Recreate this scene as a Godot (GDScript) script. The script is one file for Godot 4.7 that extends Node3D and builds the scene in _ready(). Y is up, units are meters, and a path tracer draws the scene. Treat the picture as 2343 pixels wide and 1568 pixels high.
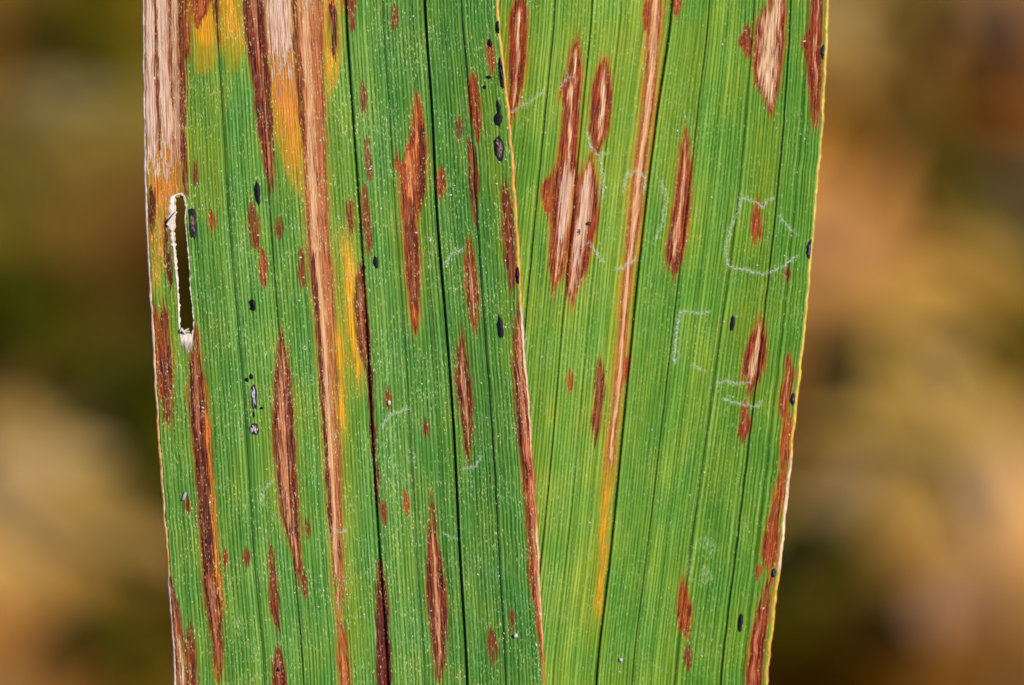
extends Node3D
# Two diseased grass-like crop leaves in sunlight, close up, soil and dry litter far out of focus behind them.
# "px" below are units of 0.0222 mm on the leaf plane (the width of the view there is 2342 of them, 52 mm).

const K := 0.052 / 2342.0
const TILT := 50.0                      # how far the camera looks down
const MID := Vector3(0, 0.22, 0)        # middle of the view, on the leaf
const NEAR_LENS := 0.22                 # camera to leaf
const Y0 := -40.0
const Y1 := 1608.0
const BASE_Y := 16100.0                 # where the leaves leave the ground
const TIP_Y := -4300.0
const GAIN := 0.42                      # reflectance of a surface that photographs as white here

var B: Basis
var rng := RandomNumberGenerator.new()
var streak := FastNoiseLite.new()
var blotch := FastNoiseLite.new()
var taken := {}
var last_lesion: Node3D

# ------------------------------------------------------------------ small helpers
func numbered(called: String) -> String:
	var n: int = taken.get(called, 0)
	taken[called] = n + 1
	return called if n == 0 else "%s_%03d" % [called, n]

func part_name(root: Node, called: String) -> String:
	var n := 0
	while root.has_node(called if n == 0 else "%s_%03d" % [called, n]):
		n += 1
	return called if n == 0 else "%s_%03d" % [called, n]

func tag(o: Node, label: String, category: String = "", group: String = "", kind: String = "") -> Node:
	if label: o.set_meta("label", label)
	if category: o.set_meta("category", category)
	if group: o.set_meta("group", group)
	if kind: o.set_meta("kind", kind)
	return o

func lin(c: Color) -> Color:
	return c.srgb_to_linear()

func rgb(r: float, g: float, b: float) -> Color:
	return Color(r / 255.0, g / 255.0, b / 255.0)

func mesh_of(v: PackedVector3Array, n: PackedVector3Array, uv: PackedVector2Array, col: PackedColorArray, idx: PackedInt32Array) -> ArrayMesh:
	if uv.is_empty():                    # front faces run clockwise, seen from where their normals point
		for k in range(0, idx.size(), 3):
			var i0 := idx[k]
			var i1 := idx[k + 1]
			var i2 := idx[k + 2]
			if (v[i1] - v[i0]).cross(v[i2] - v[i0]).dot(n[i0] + n[i1] + n[i2]) > 0.0:
				idx[k + 1] = i2
				idx[k + 2] = i1
	var a := []
	a.resize(Mesh.ARRAY_MAX)
	a[Mesh.ARRAY_VERTEX] = v
	a[Mesh.ARRAY_NORMAL] = n
	if uv.size(): a[Mesh.ARRAY_TEX_UV] = uv
	if col.size(): a[Mesh.ARRAY_COLOR] = col
	a[Mesh.ARRAY_INDEX] = idx
	var m := ArrayMesh.new()
	m.add_surface_from_arrays(Mesh.PRIMITIVE_TRIANGLES, a)
	return m

func put(parent: Node, called: String, m: Mesh, mat: Material) -> MeshInstance3D:
	var o := MeshInstance3D.new()
	o.name = part_name(parent, called) if parent != self else numbered(called)
	o.mesh = m
	if mat: o.material_override = mat
	parent.add_child(o, true)
	return o

func tint_material(rough: float, spec: float = 0.4) -> StandardMaterial3D:
	var m := StandardMaterial3D.new()
	m.vertex_color_use_as_albedo = true
	m.albedo_color = Color(GAIN, GAIN, GAIN).linear_to_srgb()
	m.roughness = rough
	m.metallic_specular = spec
	return m

func smooth(a: float, b: float, x: float) -> float:
	var t := clampf((x - a) / (b - a), 0.0, 1.0)
	return t * t * (3.0 - 2.0 * t)

# ------------------------------------------------------------------ the leaves' shape
class Leaf:
	var root: Node3D
	var ys := PackedFloat32Array()       # rows of the guide lines
	var gx := []                         # guide lines: x at each row
	var S := PackedFloat32Array()        # their place across the leaf
	var W := 0.0
	var z := 0.0
	var hcol := PackedFloat32Array()     # relief across, per px
	var dcol := PackedFloat32Array()
	var mat: StandardMaterial3D
	var tw := 0
	var th := 0
	var R := PackedFloat32Array()
	var G := PackedFloat32Array()
	var Bl := PackedFloat32Array()
	var Hm := PackedFloat32Array()
	var seedv := 0.0
	var veins := []

func guide(f: Leaf, i: int, y: float) -> float:
	var ys := f.ys
	var x: PackedFloat32Array = f.gx[i]
	var last := ys.size() - 1
	var k := 0
	while k < last - 1 and y > ys[k + 1]: k += 1
	var t := (y - ys[k]) / (ys[k + 1] - ys[k])
	# Catmull-Rom, so that the edges do not kink
	var p0: float = x[maxi(k - 1, 0)]
	var p1: float = x[k]
	var p2: float = x[k + 1]
	var p3: float = x[mini(k + 2, last)]
	if t < 0.0 or t > 1.0: return lerpf(p1, p2, t)
	return p1 + 0.5 * t * (p2 - p0 + t * (2.0 * p0 - 5.0 * p1 + 4.0 * p2 - p3 + t * (3.0 * (p1 - p2) + p3 - p0)))

func row_guides(f: Leaf, y: float) -> PackedFloat32Array:
	var yc := clampf(y, Y0, Y1)
	var g := PackedFloat32Array()
	for i in f.S.size(): g.append(guide(f, i, yc))
	g[0] += 1.7 * streak.get_noise_1d(yc * 0.045 + f.seedv) + 0.6 * streak.get_noise_1d(yc * 0.21 + f.seedv)
	g[-1] += 1.7 * streak.get_noise_1d(yc * 0.05 + f.seedv + 90.0) + 0.7 * streak.get_noise_1d(yc * 0.19 + f.seedv)
	if y != yc:
		var c := (g[0] + g[-1]) * 0.5
		var slope: float
		var w: float
		var at: float
		if y > Y1:
			slope = ((guide(f, 0, Y1) + guide(f, f.S.size() - 1, Y1)) - (guide(f, 0, Y1 - 300.0) + guide(f, f.S.size() - 1, Y1 - 300.0))) / 600.0
			at = c + slope * 1600.0 * (1.0 - exp(-(y - Y1) / 1600.0))
			w = lerpf(1.0, 0.34, smooth(Y1, BASE_Y, y))
		else:
			slope = ((guide(f, 0, Y0 + 300.0) + guide(f, f.S.size() - 1, Y0 + 300.0)) - (guide(f, 0, Y0) + guide(f, f.S.size() - 1, Y0))) / 600.0
			at = c + slope * (y - Y0)
			w = 0.02 + 0.98 * sqrt(clampf((y - TIP_Y) / (Y0 - TIP_Y), 0.0, 1.0))
		for i in g.size(): g[i] = at + (g[i] - c) * w
	return g

func x_at(f: Leaf, g: PackedFloat32Array, s: float) -> float:
	var S := f.S
	var k := 0
	while k < S.size() - 2 and s > S[k + 1]: k += 1
	return g[k] + (g[k + 1] - g[k]) * (s - S[k]) / (S[k + 1] - S[k])

func s_at(f: Leaf, g: PackedFloat32Array, x: float) -> float:
	var S := f.S
	var k := 0
	while k < S.size() - 2 and x > g[k + 1]: k += 1
	return S[k] + (S[k + 1] - S[k]) * (x - g[k]) / (g[k + 1] - g[k])

func back_bend(y: float) -> float:       # the blade arches away above the view
	return 0.0 if y > -60.0 else -0.00011 * (y + 60.0) * (y + 60.0)

func wave(f: Leaf, s: float, y: float) -> float:
	return 4.0 * blotch.get_noise_2d(s * 0.5 + f.seedv, y * 0.18)

func leaf_point(f: Leaf, g: PackedFloat32Array, s: float, y: float, up: float) -> Vector3:
	var si := clampf(s, 0.0, f.W)
	var i := int(si)
	var h := f.hcol[i]
	if si > i: h = lerpf(h, f.hcol[mini(i + 1, f.hcol.size() - 1)], si - i)
	return Vector3((x_at(f, g, s) - 1171.0) * K, (BASE_Y - y) * K, (h + wave(f, s, y) + back_bend(y) + up) * K)

func leaf_normal(f: Leaf, s: float, y: float) -> Vector3:
	var d := f.dcol[clampi(roundi(s), 0, f.dcol.size() - 1)]
	var e := (wave(f, s + 6.0, y) - wave(f, s - 6.0, y)) / 12.0
	var v := (wave(f, s, y + 12.0) - wave(f, s, y - 12.0)) / 24.0 + (0.0 if y > -60.0 else -0.00022 * (y + 60.0))
	return Vector3(-(d + e), v, 1.0).normalized()

# a piece of the leaf's face: the cells of a grid that keep() says yes to
func face_patch(f: Leaf, s0: int, s1: int, rows: PackedFloat32Array, up: float, keep: Callable) -> ArrayMesh:
	var v := PackedVector3Array()
	var n := PackedVector3Array()
	var uv := PackedVector2Array()
	var idx := PackedInt32Array()
	var w := s1 - s0 + 1
	var at := PackedInt32Array()
	at.resize(w * rows.size())
	at.fill(-1)
	var guides := []
	for y in rows: guides.append(row_guides(f, y))
	for r in rows.size() - 1:
		var ym := (rows[r] + rows[r + 1]) * 0.5
		var gm := row_guides(f, ym)
		var span = keep.call(ym, gm)     # list of [from, to] across
		for ab in span:
			var a := maxi(int(ab[0]), s0)
			var b := mini(int(ab[1]), s1)
			for s in range(a, b):
				var q := [0, 0, 0, 0]
				for c in 4:
					var ss := s + (c & 1)
					var rr := r + (c >> 1)
					var k := rr * w + ss - s0
					if at[k] < 0:
						at[k] = v.size()
						var e := 1.0
						if up > 0.3: e = clampf(minf(minf(ss - a, b - ss) / 4.0, minf(rr, rows.size() - 1 - rr) / 3.0), 0.0, 1.0)
						v.append(leaf_point(f, guides[rr], ss, rows[rr], up if up < 0.3 else 0.12 + (up - 0.12) * e))
						n.append(leaf_normal(f, ss, rows[rr]))
						uv.append(Vector2((ss + 0.5) / (f.W + 1.0), (rows[rr] - Y0) / (Y1 - Y0)))
					q[c] = at[k]
				idx.append_array(PackedInt32Array([q[0], q[1], q[2], q[1], q[3], q[2]]))
	if v.is_empty(): return null
	return mesh_of(v, n, uv, PackedColorArray(), idx)

func rows_between(a: float, b: float, step: float) -> PackedFloat32Array:
	var out := PackedFloat32Array()
	var n := maxi(1, ceili((b - a) / step))
	for i in n + 1: out.append(lerpf(a, b, float(i) / n))
	return out

func long_rows(step: float, fine_from := 1e9, fine_to := 1e9) -> PackedFloat32Array:
	var out := PackedFloat32Array()
	for y in rows_between(TIP_Y, -300, 160): out.append(y)
	var y := -300.0 + step
	while y < 1868.0:
		out.append(y)
		y += 4.0 if y > fine_from and y < fine_to else step
	for q in rows_between(1868, 3500, 120): out.append(q)
	for q in rows_between(3700, BASE_Y, 500): out.append(q)
	return out

# ------------------------------------------------------------------ relief across the leaf
func make_relief(f: Leaf, tilt: Callable) -> void:
	var n := int(f.W) + 1
	f.hcol.resize(n)
	f.dcol.resize(n)
	var slope := 0.0
	for s in n:
		var ph := TAU * s / 8.2 + 1.8 * streak.get_noise_1d(s * 0.11 + f.seedv)
		var h := 0.26 * cos(ph) + 0.2 * streak.get_noise_1d(s * 1.3 + f.seedv)
		slope += tilt.call(float(s))
		h += slope
		for v in f.veins:
			var d: float = s - v[0]
			var a: float = v[1]
			h -= 7.5 * pow(a, 1.35) * exp(-d * d / 5.5)
			if d > 0.0: h += a * 5.0 * smooth(0.0, 5.0, d) * exp(-d / 26.0)
			else: h -= a * 3.0 * exp(d / 18.0)
		var rim := minf(s, n - 1 - s)
		h -= 5.0 * exp(-rim / 5.0)
		f.hcol[s] = h
	for s in n:
		f.dcol[s] = (f.hcol[mini(s + 1, n - 1)] - f.hcol[maxi(s - 1, 0)]) / 2.0

# ------------------------------------------------------------------ colour of the leaf (as it photographs; the material turns it into reflectance)
func paint_base(f: Leaf, dark: Color, light: Color, panel: Callable) -> void:
	f.tw = int(f.W * 1.2)
	f.th = 1236
	var N := f.tw * f.th
	f.R.resize(N); f.G.resize(N); f.Bl.resize(N); f.Hm.resize(N)
	var tw := f.tw
	var rib := PackedFloat32Array(); rib.resize(tw)
	var vein := PackedFloat32Array(); vein.resize(tw)
	var ridge := PackedFloat32Array(); ridge.resize(tw)
	var pr := PackedFloat32Array(); pr.resize(tw)
	var pg := PackedFloat32Array(); pg.resize(tw)
	var pb := PackedFloat32Array(); pb.resize(tw)
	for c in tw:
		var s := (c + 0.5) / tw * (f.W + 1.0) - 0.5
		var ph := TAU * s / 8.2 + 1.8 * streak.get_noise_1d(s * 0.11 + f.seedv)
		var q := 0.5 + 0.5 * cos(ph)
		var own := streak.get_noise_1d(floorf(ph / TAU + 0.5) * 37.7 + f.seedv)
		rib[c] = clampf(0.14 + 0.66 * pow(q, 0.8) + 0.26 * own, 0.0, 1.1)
		var k := 0.0
		var l := 0.0
		for v in f.veins:
			var d: float = s - v[0]
			k += pow(v[1], 1.3) * exp(-d * d / 7.0)
			if d > 0.0: l += v[1] * smooth(1.0, 5.0, d) * exp(-d / 13.0)
		vein[c] = minf(k, 1.0)
		ridge[c] = minf(l, 1.0)
		var p: Color = panel.call(s)
		pr[c] = p.r; pg[c] = p.g; pb[c] = p.b
	for r in f.th:
		var y := Y0 + (r + 0.5) / f.th * (Y1 - Y0)
		var o := r * tw
		for c in tw:
			var st := streak.get_noise_2d(c * 0.5 + f.seedv, y * 0.02)
			var bl := blotch.get_noise_2d(c * 0.8 + f.seedv, y * 0.45)
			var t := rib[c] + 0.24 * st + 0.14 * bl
			var vd := 1.0 - 0.62 * vein[c] * (0.85 + 0.6 * bl)  # creases: own dark green, plus some shade put into the colour
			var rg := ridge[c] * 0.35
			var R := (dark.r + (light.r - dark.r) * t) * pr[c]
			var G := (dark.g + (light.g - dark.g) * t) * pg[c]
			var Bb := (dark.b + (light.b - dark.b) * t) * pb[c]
			# yellower and bluer blotches
			R *= 1.0 + 0.16 * bl
			Bb *= 1.0 - 0.2 * bl
			R = (R + (0.44 - R) * rg) * vd
			G = (G + (0.66 - G) * rg) * vd
			Bb = (Bb + (0.27 - Bb) * rg) * vd
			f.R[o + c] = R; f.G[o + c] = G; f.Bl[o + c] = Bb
			f.Hm[o + c] = 0.4 + 0.25 * st

func span_at(pts: Array, y: float) -> Vector2:
	var n := pts.size() / 3
	for k in n - 1:
		var ya: float = pts[k * 3]
		var yb: float = pts[k * 3 + 3]
		if y <= yb or k == n - 2:
			var t := clampf((y - ya) / (yb - ya), 0.0, 1.0)
			return Vector2(lerpf(pts[k * 3 + 1], pts[k * 3 + 4], t), lerpf(pts[k * 3 + 2], pts[k * 3 + 5], t))
	return Vector2.ZERO

var KINDS := {
	# border, body, centre, halo
	"red": [rgb(92, 24, 8), rgb(160, 62, 22), rgb(250, 196, 148), rgb(196, 116, 16)],
	"rust": [rgb(108, 34, 8), rgb(172, 70, 20), rgb(236, 146, 84), rgb(206, 126, 22)],
	"dark": [rgb(62, 14, 6), rgb(128, 50, 20), rgb(222, 146, 98), rgb(176, 112, 20)],
	"maroon": [rgb(40, 8, 4), rgb(98, 30, 12), rgb(170, 92, 60), rgb(150, 96, 20)],
	"brown": [rgb(122, 64, 20), rgb(118, 46, 18), rgb(176, 104, 70), rgb(160, 118, 20)],
	"tan": [rgb(170, 104, 66), rgb(236, 182, 144), rgb(250, 214, 188), rgb(224, 140, 44)],
	"strip": [rgb(140, 62, 28), rgb(206, 124, 66), rgb(255, 200, 142), rgb(204, 140, 24)],
	"orange": [rgb(206, 122, 22), rgb(236, 128, 36), rgb(248, 164, 84), rgb(214, 152, 16)],
	"olive": [rgb(140, 150, 14), rgb(156, 160, 14), rgb(170, 160, 14), rgb(140, 150, 14)],
	"yellow": [rgb(220, 156, 16), rgb(252, 156, 18), rgb(255, 172, 26), rgb(180, 154, 14)],
}

# sp: [kind, centre amount, where the centre lies 0..1, its half width, halo px, halo strength, rows y/left/right]
func paint_lesion(f: Leaf, sp: Array) -> void:
	var kind: Array = KINDS[sp[0]]
	var pale: bool = sp[0] == "tan" or sp[0] == "strip"
	var bc: Color = kind[0]
	var mc: Color = kind[1]
	var cc: Color = kind[2]
	var hc: Color = kind[3]
	var amount: float = sp[1]
	var tc: float = sp[2]
	var tw2: float = sp[3] * (1.0 if pale else 0.82)
	var halo: float = sp[4] * 1.5
	var hs: float = minf(1.0, sp[5] * 1.25)
	var pts: Array = sp[6]
	var soft: bool = sp[0] in ["yellow", "orange", "olive"]
	var olive: bool = sp[0] == "olive"
	var small: bool = sp[0] in ["brown", "rust", "red", "dark", "maroon"]
	var ending: bool = sp[0] in ["tan", "orange", "strip"] and sp[6][-3] < 1567.0
	var ya: float = pts[0]
	var yb: float = pts[-3]
	var tw := f.tw
	var ry := halo * 2.2
	var step := (Y1 - Y0) / f.th
	var length := yb - ya
	var comb := 0.0 if soft else minf(20.0, length * 0.11)     # how far single ribs run ahead at the ends and edges
	var r0 := clampi(int((ya - ry - comb - Y0) / step), 0, f.th - 1)
	var r1 := clampi(int((yb + ry + comb - Y0) / step), 0, f.th - 1)
	# the outline in leaf coordinates, row by row, with room for the comb
	var pad := int(comb / step) + 2
	var n := r1 - r0 + 1 + 2 * pad
	var SL := PackedFloat32Array(); SL.resize(n)
	var SR := PackedFloat32Array(); SR.resize(n)
	var OV := PackedFloat32Array(); OV.resize(n)
	var least := 1e9
	var most := -1e9
	for k in n:
		var y := Y0 + (r0 - pad + k + 0.5) * step
		var g := row_guides(f, clampf(y, Y0, Y1))
		var sx := span_at(pts, clampf(y, ya, yb))
		SL[k] = s_at(f, g, sx.x)
		SR[k] = s_at(f, g, sx.y)
		if y < ya and ya > 1.0: OV[k] = (ya - y) / 2.2
		if y > yb and yb < 1567.0: OV[k] = (y - yb) / 2.2
		least = minf(least, SL[k])
		most = maxf(most, SR[k])
	var unit := tw / (f.W + 1.0)
	var c0 := clampi(int((least - halo - 5.0) * unit), 0, tw - 1)
	var c1 := clampi(int((most + halo + 5.0) * unit), 0, tw - 1)
	for c in range(c0, c1 + 1):
		var s := (c + 0.5) / unit - 0.5
		var shift := int(comb / step * (1.3 * streak.get_noise_1d(s * 0.62 + f.seedv * 3.0 + ya) + 0.5 * streak.get_noise_1d(s * 1.7 + ya)))
		shift = clampi(shift, -pad, pad)
		for r in range(r0, r1 + 1):
			var k := r - r0 + pad + shift
			var sl := SL[k]
			var sr := SR[k]
			var de := minf(s - sl, sr - s) - OV[k]
			if de < -halo - 6.0: continue
			var y := Y0 + (r + 0.5) * step
			var half := maxf((sr - sl) * 0.5, 0.5)
			var j := streak.get_noise_2d(s * 1.1 + 31.0 + f.seedv, y * 0.022)
			var j3 := streak.get_noise_2d(s * 0.55 + 77.0 + f.seedv, y * 0.05)
			de += (j * 2.6 + j3 * 2.4) * (1.0 if not soft else 1.7)
			if ending: de = minf(de, (yb - 35.0 - y) / 9.0 + 10.0 * j3 + 6.0 * j)
			if de < -halo: continue
			var endf := 1.0
			if ya > 1.0: endf = minf(endf, (y - ya) / 22.0)
			if yb < 1567.0: endf = minf(endf, (yb - y) / 22.0)
			endf = clampf(endf, 0.0, 1.0)
			var i := r * tw + c
			if halo > 0.0 and not olive:
				var ha := smooth(-halo, 0.0, de) * hs * (0.75 + 0.5 * j)
				f.R[i] += (hc.r - f.R[i]) * ha
				f.G[i] += (hc.g - f.G[i]) * ha * 0.8
				f.Bl[i] += (hc.b - f.Bl[i]) * ha
				if small:                        # a rusty fringe inside the yellow one
					ha = smooth(-7.0, 1.0, de) * 0.75 * clampf(0.8 + 0.8 * j3, 0.0, 1.0)
					f.R[i] += (mc.r * 1.08 - f.R[i]) * ha
					f.G[i] += (mc.g * 1.25 - f.G[i]) * ha
					f.Bl[i] += (mc.b - f.Bl[i]) * ha
			var a := smooth(-3.6, 3.4, de)
			if small and half < 13.0:
				a = smooth(-3.5, 0.25 * half + 2.5, de + 2.5 * j3) * clampf(0.92 + 0.35 * j3, 0.0, 1.0)
			if soft: a = smooth(-6.0, clampf(half, 6.0, 22.0), de) * (0.95 + 0.25 * j) * (0.3 + 0.7 * endf)
			if olive:
				var oe := minf(de + 14.0, minf((y - ya) * 0.25, (yb - y) * 0.25) + 8.0 * j3)
				a = 0.26 * smooth(0.0, 34.0, oe) * (1.0 + 0.3 * j)
			if a <= 0.0: continue
			var j2 := streak.get_noise_2d(s * 2.6 + 400.0, y * 0.05)
			var m := clampf(smooth(0.0, minf(10.0, half * 0.85), de) + 0.75 * j + 0.45 * j3, 0.0, 1.0)
			var R := bc.r + (mc.r - bc.r) * m
			var G := bc.g + (mc.g - bc.g) * m
			var Bb := bc.b + (mc.b - bc.b) * m
			var t := (s - sl) / (half * 2.0)
			var q := clampf((1.0 - absf(t - tc) / tw2) * 1.45 + (0.25 if pale else 0.7) * j2 + (0.4 if pale else 0.6) * j3 - 0.10, 0.0, 1.0) * amount * endf
			q *= smooth(0.5, 3.5, de)
			R += (cc.r - R) * q
			G += (cc.g - G) * q
			Bb += (cc.b - Bb) * q
			var kk := 1.0 + (0.05 if pale else 0.26) * j2 + (0.09 if pale else 0.16) * j
			if pale:                             # brown threads in the dead tissue
				var th := j * 0.7 + 0.6 * streak.get_noise_2d(s * 0.36 + 500.0, y * 0.012)
				if th > 0.22:
					var bt := minf(0.5, (th - 0.22) * 1.3)
					R += (0.50 - R) * bt
					G += (0.27 - G) * bt
					Bb += (0.16 - Bb) * bt
			a = clampf(a, 0.0, 1.0)
			f.R[i] += (R * kk - f.R[i]) * a
			f.G[i] += (G * kk - f.G[i]) * a
			f.Bl[i] += (Bb * kk - f.Bl[i]) * a
			f.Hm[i] += (0.25 + 0.4 * j2 + 0.25 * j - f.Hm[i]) * a * 0.9

func paint_dot(f: Leaf, s: float, y: float, rx: float, ry: float, col: Color, alpha: float, lift := 0.5) -> void:
	var tw := f.tw
	var kx := tw / (f.W + 1.0)
	var ky := f.th / (Y1 - Y0)
	for r in range(int((y - ry - Y0) * ky), int((y + ry - Y0) * ky) + 1):
		if r < 0 or r >= f.th: continue
		for c in range(int((s - rx) * kx), int((s + rx) * kx) + 1):
			if c < 0 or c >= tw: continue
			var dx := ((c + 0.5) / kx - 0.5 - s) / rx
			var dy := (Y0 + (r + 0.5) / ky - y) / ry
			var d := dx * dx + dy * dy
			if d > 1.0: continue
			var a := alpha * (1.0 - d * d)
			var i := r * tw + c
			f.R[i] += (col.r - f.R[i]) * a
			f.G[i] += (col.g - f.G[i]) * a
			f.Bl[i] += (col.b - f.Bl[i]) * a
			f.Hm[i] = minf(1.0, f.Hm[i] + lift * a)

func paint_specks(f: Leaf, count: int, strength: float) -> void:
	for i in count:
		var s := rng.randf() * f.W
		var y := rng.randf_range(Y0, Y1)
		var n := blotch.get_noise_2d(s * 0.7 + 900.0, y * 0.7)
		if n < rng.randf_range(-0.5, 0.5): continue
		var k := rng.randf()
		var col := rgb(214, 230, 190).lerp(rgb(236, 226, 130), k)
		if k > 0.93: col = rgb(214, 170, 70)
		var big := rng.randf() ** 4
		paint_dot(f, s, y, 0.9 + 1.2 * big, 1.6 + 1.8 * rng.randf() + 1.5 * big, col, strength * rng.randf_range(0.25, 0.85), 0.55)

# a thin bloom of short pale streaks along the ribs
func paint_bloom(f: Leaf, count: int) -> void:
	for i in count:
		var s := rng.randf() * f.W
		var y := rng.randf_range(Y0, Y1)
		if blotch.get_noise_2d(s * 0.9 + 300.0, y * 0.5) < rng.randf_range(-0.6, 0.4): continue
		paint_dot(f, s, y, rng.randf_range(0.8, 1.5), rng.randf_range(2.5, 9.0), rgb(188, 208, 168), rng.randf_range(0.06, 0.26), 0.12)

# pale powder that follows the ribs inside an ellipse
func paint_powder(f: Leaf, x: float, y: float, rx: float, ry: float, dens: float) -> void:
	var s0 := s_at(f, row_guides(f, y), x)
	for i in int(dens):
		var a := rng.randf() * TAU
		var d := sqrt(rng.randf())
		var s := s0 + cos(a) * d * rx
		var yy := y + sin(a) * d * ry
		if blotch.get_noise_2d(s * 2.4 + 55.0, yy * 1.6) < rng.randf_range(-0.35, 0.3): continue
		paint_dot(f, s, yy, rng.randf_range(0.9, 2.2), rng.randf_range(1.5, 5.0), rgb(196, 214, 184), rng.randf_range(0.06, 0.34), 0.3)

func finish_leaf_material(f: Leaf) -> void:
	var N := f.tw * f.th
	var by := PackedByteArray(); by.resize(N * 3)
	var hb := PackedByteArray(); hb.resize(N)
	for i in N:
		by[i * 3] = clampi(int(f.R[i] * 255.0), 0, 255)
		by[i * 3 + 1] = clampi(int(f.G[i] * 255.0), 0, 255)
		by[i * 3 + 2] = clampi(int(f.Bl[i] * 255.0), 0, 255)
		hb[i] = clampi(int(f.Hm[i] * 255.0), 0, 255)
	var im := Image.create_from_data(f.tw, f.th, false, Image.FORMAT_RGB8, by)
	var hm := Image.create_from_data(f.tw, f.th, false, Image.FORMAT_L8, hb)
	var m := StandardMaterial3D.new()
	m.resource_name = "leaf_skin"
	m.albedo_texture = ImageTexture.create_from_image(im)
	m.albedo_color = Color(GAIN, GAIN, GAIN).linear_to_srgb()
	m.texture_repeat = false
	m.roughness = 0.55
	m.metallic_specular = 0.2
	m.heightmap_enabled = true
	m.heightmap_texture = ImageTexture.create_from_image(hm)
	m.heightmap_scale = 0.0034
	f.mat = m
	f.R = PackedFloat32Array(); f.G = PackedFloat32Array(); f.Bl = PackedFloat32Array(); f.Hm = PackedFloat32Array()

# ------------------------------------------------------------------ parts of a leaf
var HOLE := [450, 404, 417, 454, 402, 418, 475, 402, 422, 500, 400, 420, 540, 401, 424, 580, 404, 428, 620, 406, 431, 660, 409, 432, 700, 411, 437, 735, 412, 440, 752, 413, 439, 758, 414, 438]

func make_blade(f: Leaf, hole: Array) -> void:
	var rows := long_rows(16.0) if hole.is_empty() else long_rows(16.0, 428.0, 800.0)
	var W := int(f.W)
	var all := [[0, W]]
	var keep := func(y: float, g: PackedFloat32Array):
		if hole.is_empty() or y < hole[0] or y > hole[-3]: return all
		var sp := span_at(hole, y)
		var jag := 1.2 * streak.get_noise_1d(y * 1.7)
		return [[0, roundi(s_at(f, g, sp.x - 2.5 + jag))], [roundi(s_at(f, g, sp.y + 2.5 + jag)), W]]
	put(f.root, "blade", face_patch(f, 0, W, rows, 0.0, keep), f.mat)
	# the underside, a coarse sheet one leaf thickness below
	var under := PackedVector3Array(); var n := PackedVector3Array(); var uv := PackedVector2Array(); var idx := PackedInt32Array()
	var rr := long_rows(60.0) if hole.is_empty() else long_rows(12.0, 400.0, 800.0)
	var cols := []
	for k in 49: cols.append(f.W * k / 48.0)
	for y in rr:
		var g := row_guides(f, y)
		for s in cols:
			var p := leaf_point(f, g, s, y, 0.0)
			p.z = (wave(f, s, y) + back_bend(y) - 15.0 + (f.hcol[int(clampf(s, 4.0, f.W - 4.0))] if s > 0.0 and s < f.W else f.hcol[int(s)])) * K
			under.append(p)
			n.append(Vector3(0, 0, -1))
			uv.append(Vector2((s + 0.5) / (f.W + 1.0), (y - Y0) / (Y1 - Y0)))
	for r in rr.size() - 1:
		var ym := (rr[r] + rr[r + 1]) * 0.5
		for c in 48:
			if not hole.is_empty() and ym > hole[0] and ym < hole[-3]:
				var sp := span_at(hole, ym)
				var g := row_guides(f, ym)
				if cols[c + 1] > s_at(f, g, sp.x) - 2.0 and cols[c] < s_at(f, g, sp.y) + 2.0: continue
			var a := r * 49 + c
			idx.append_array(PackedInt32Array([a, a + 49, a + 1, a + 1, a + 49, a + 50]))
	put(f.root, "underside", mesh_of(under, n, uv, PackedColorArray(), idx), f.mat)

func make_veins(f: Leaf) -> void:
	for v in f.veins:
		if v[1] < 0.3: continue
		var a := roundi(v[0] + 1.0)
		var m := face_patch(f, a, a + 11, long_rows(24.0), 0.5, func(_y, _g): return [[a, a + 11]])
		put(f.root, "vein", m, f.mat)

func colour_along(stops: Array, y: float) -> Color:
	for k in stops.size() - 1:
		if y < stops[k + 1][0]:
			var t := smooth(stops[k][0], stops[k + 1][0], y)
			return (stops[k][1] as Color).lerp(stops[k + 1][1], t)
	return stops[-1][1]

func make_margin(f: Leaf, right: bool, rad: float, stops: Array) -> void:
	var v := PackedVector3Array(); var n := PackedVector3Array(); var col := PackedColorArray(); var idx := PackedInt32Array()
	var rows := long_rows(8.0)
	var s := f.W if right else 0.0
	var M := 10
	for y in rows:
		var g := row_guides(f, y)
		var wide := rad * (1.0 + 0.18 * streak.get_noise_1d(y * 0.11 + f.seedv) + 0.1 * streak.get_noise_1d(y * 0.9))
		if y < Y0: wide *= 0.2 + 0.8 * (y - TIP_Y) / (Y0 - TIP_Y)
		var p := leaf_point(f, g, s, y, -2.0)
		p.x += (-1.0 if right else 1.0) * wide * 0.45 * K
		for k in M:
			var a := TAU * k / M
			v.append(p + Vector3(cos(a) * wide, 0, sin(a) * wide) * K)
			n.append(Vector3(cos(a), 0, sin(a)))
			var c := colour_along(stops, y)
			var w := 1.0 + 0.16 * streak.get_noise_2d(k * 9.0, y * 0.2) + 0.12 * streak.get_noise_1d(y * 1.3)
			col.append(lin(Color(c.r * w, c.g * w, c.b * w)))
	for r in rows.size() - 1:
		for k in M:
			var a := r * M + k
			var b := r * M + (k + 1) % M
			idx.append_array(PackedInt32Array([a, b, a + M, b, b + M, a + M]))
	put(f.root, "margin", mesh_of(v, n, PackedVector2Array(), col, idx), tint_material(0.5))

var WORDS := {
	"red": "red-brown spindle lesion", "rust": "rusty orange-brown lesion", "dark": "dark maroon streak lesion", "maroon": "dark maroon lesion",
	"brown": "small brown leaf spot", "tan": "pale dead tan tissue", "strip": "long tan strip of dead tissue", "orange": "orange dying tissue", "yellow": "yellow-orange blotch",
}

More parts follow.
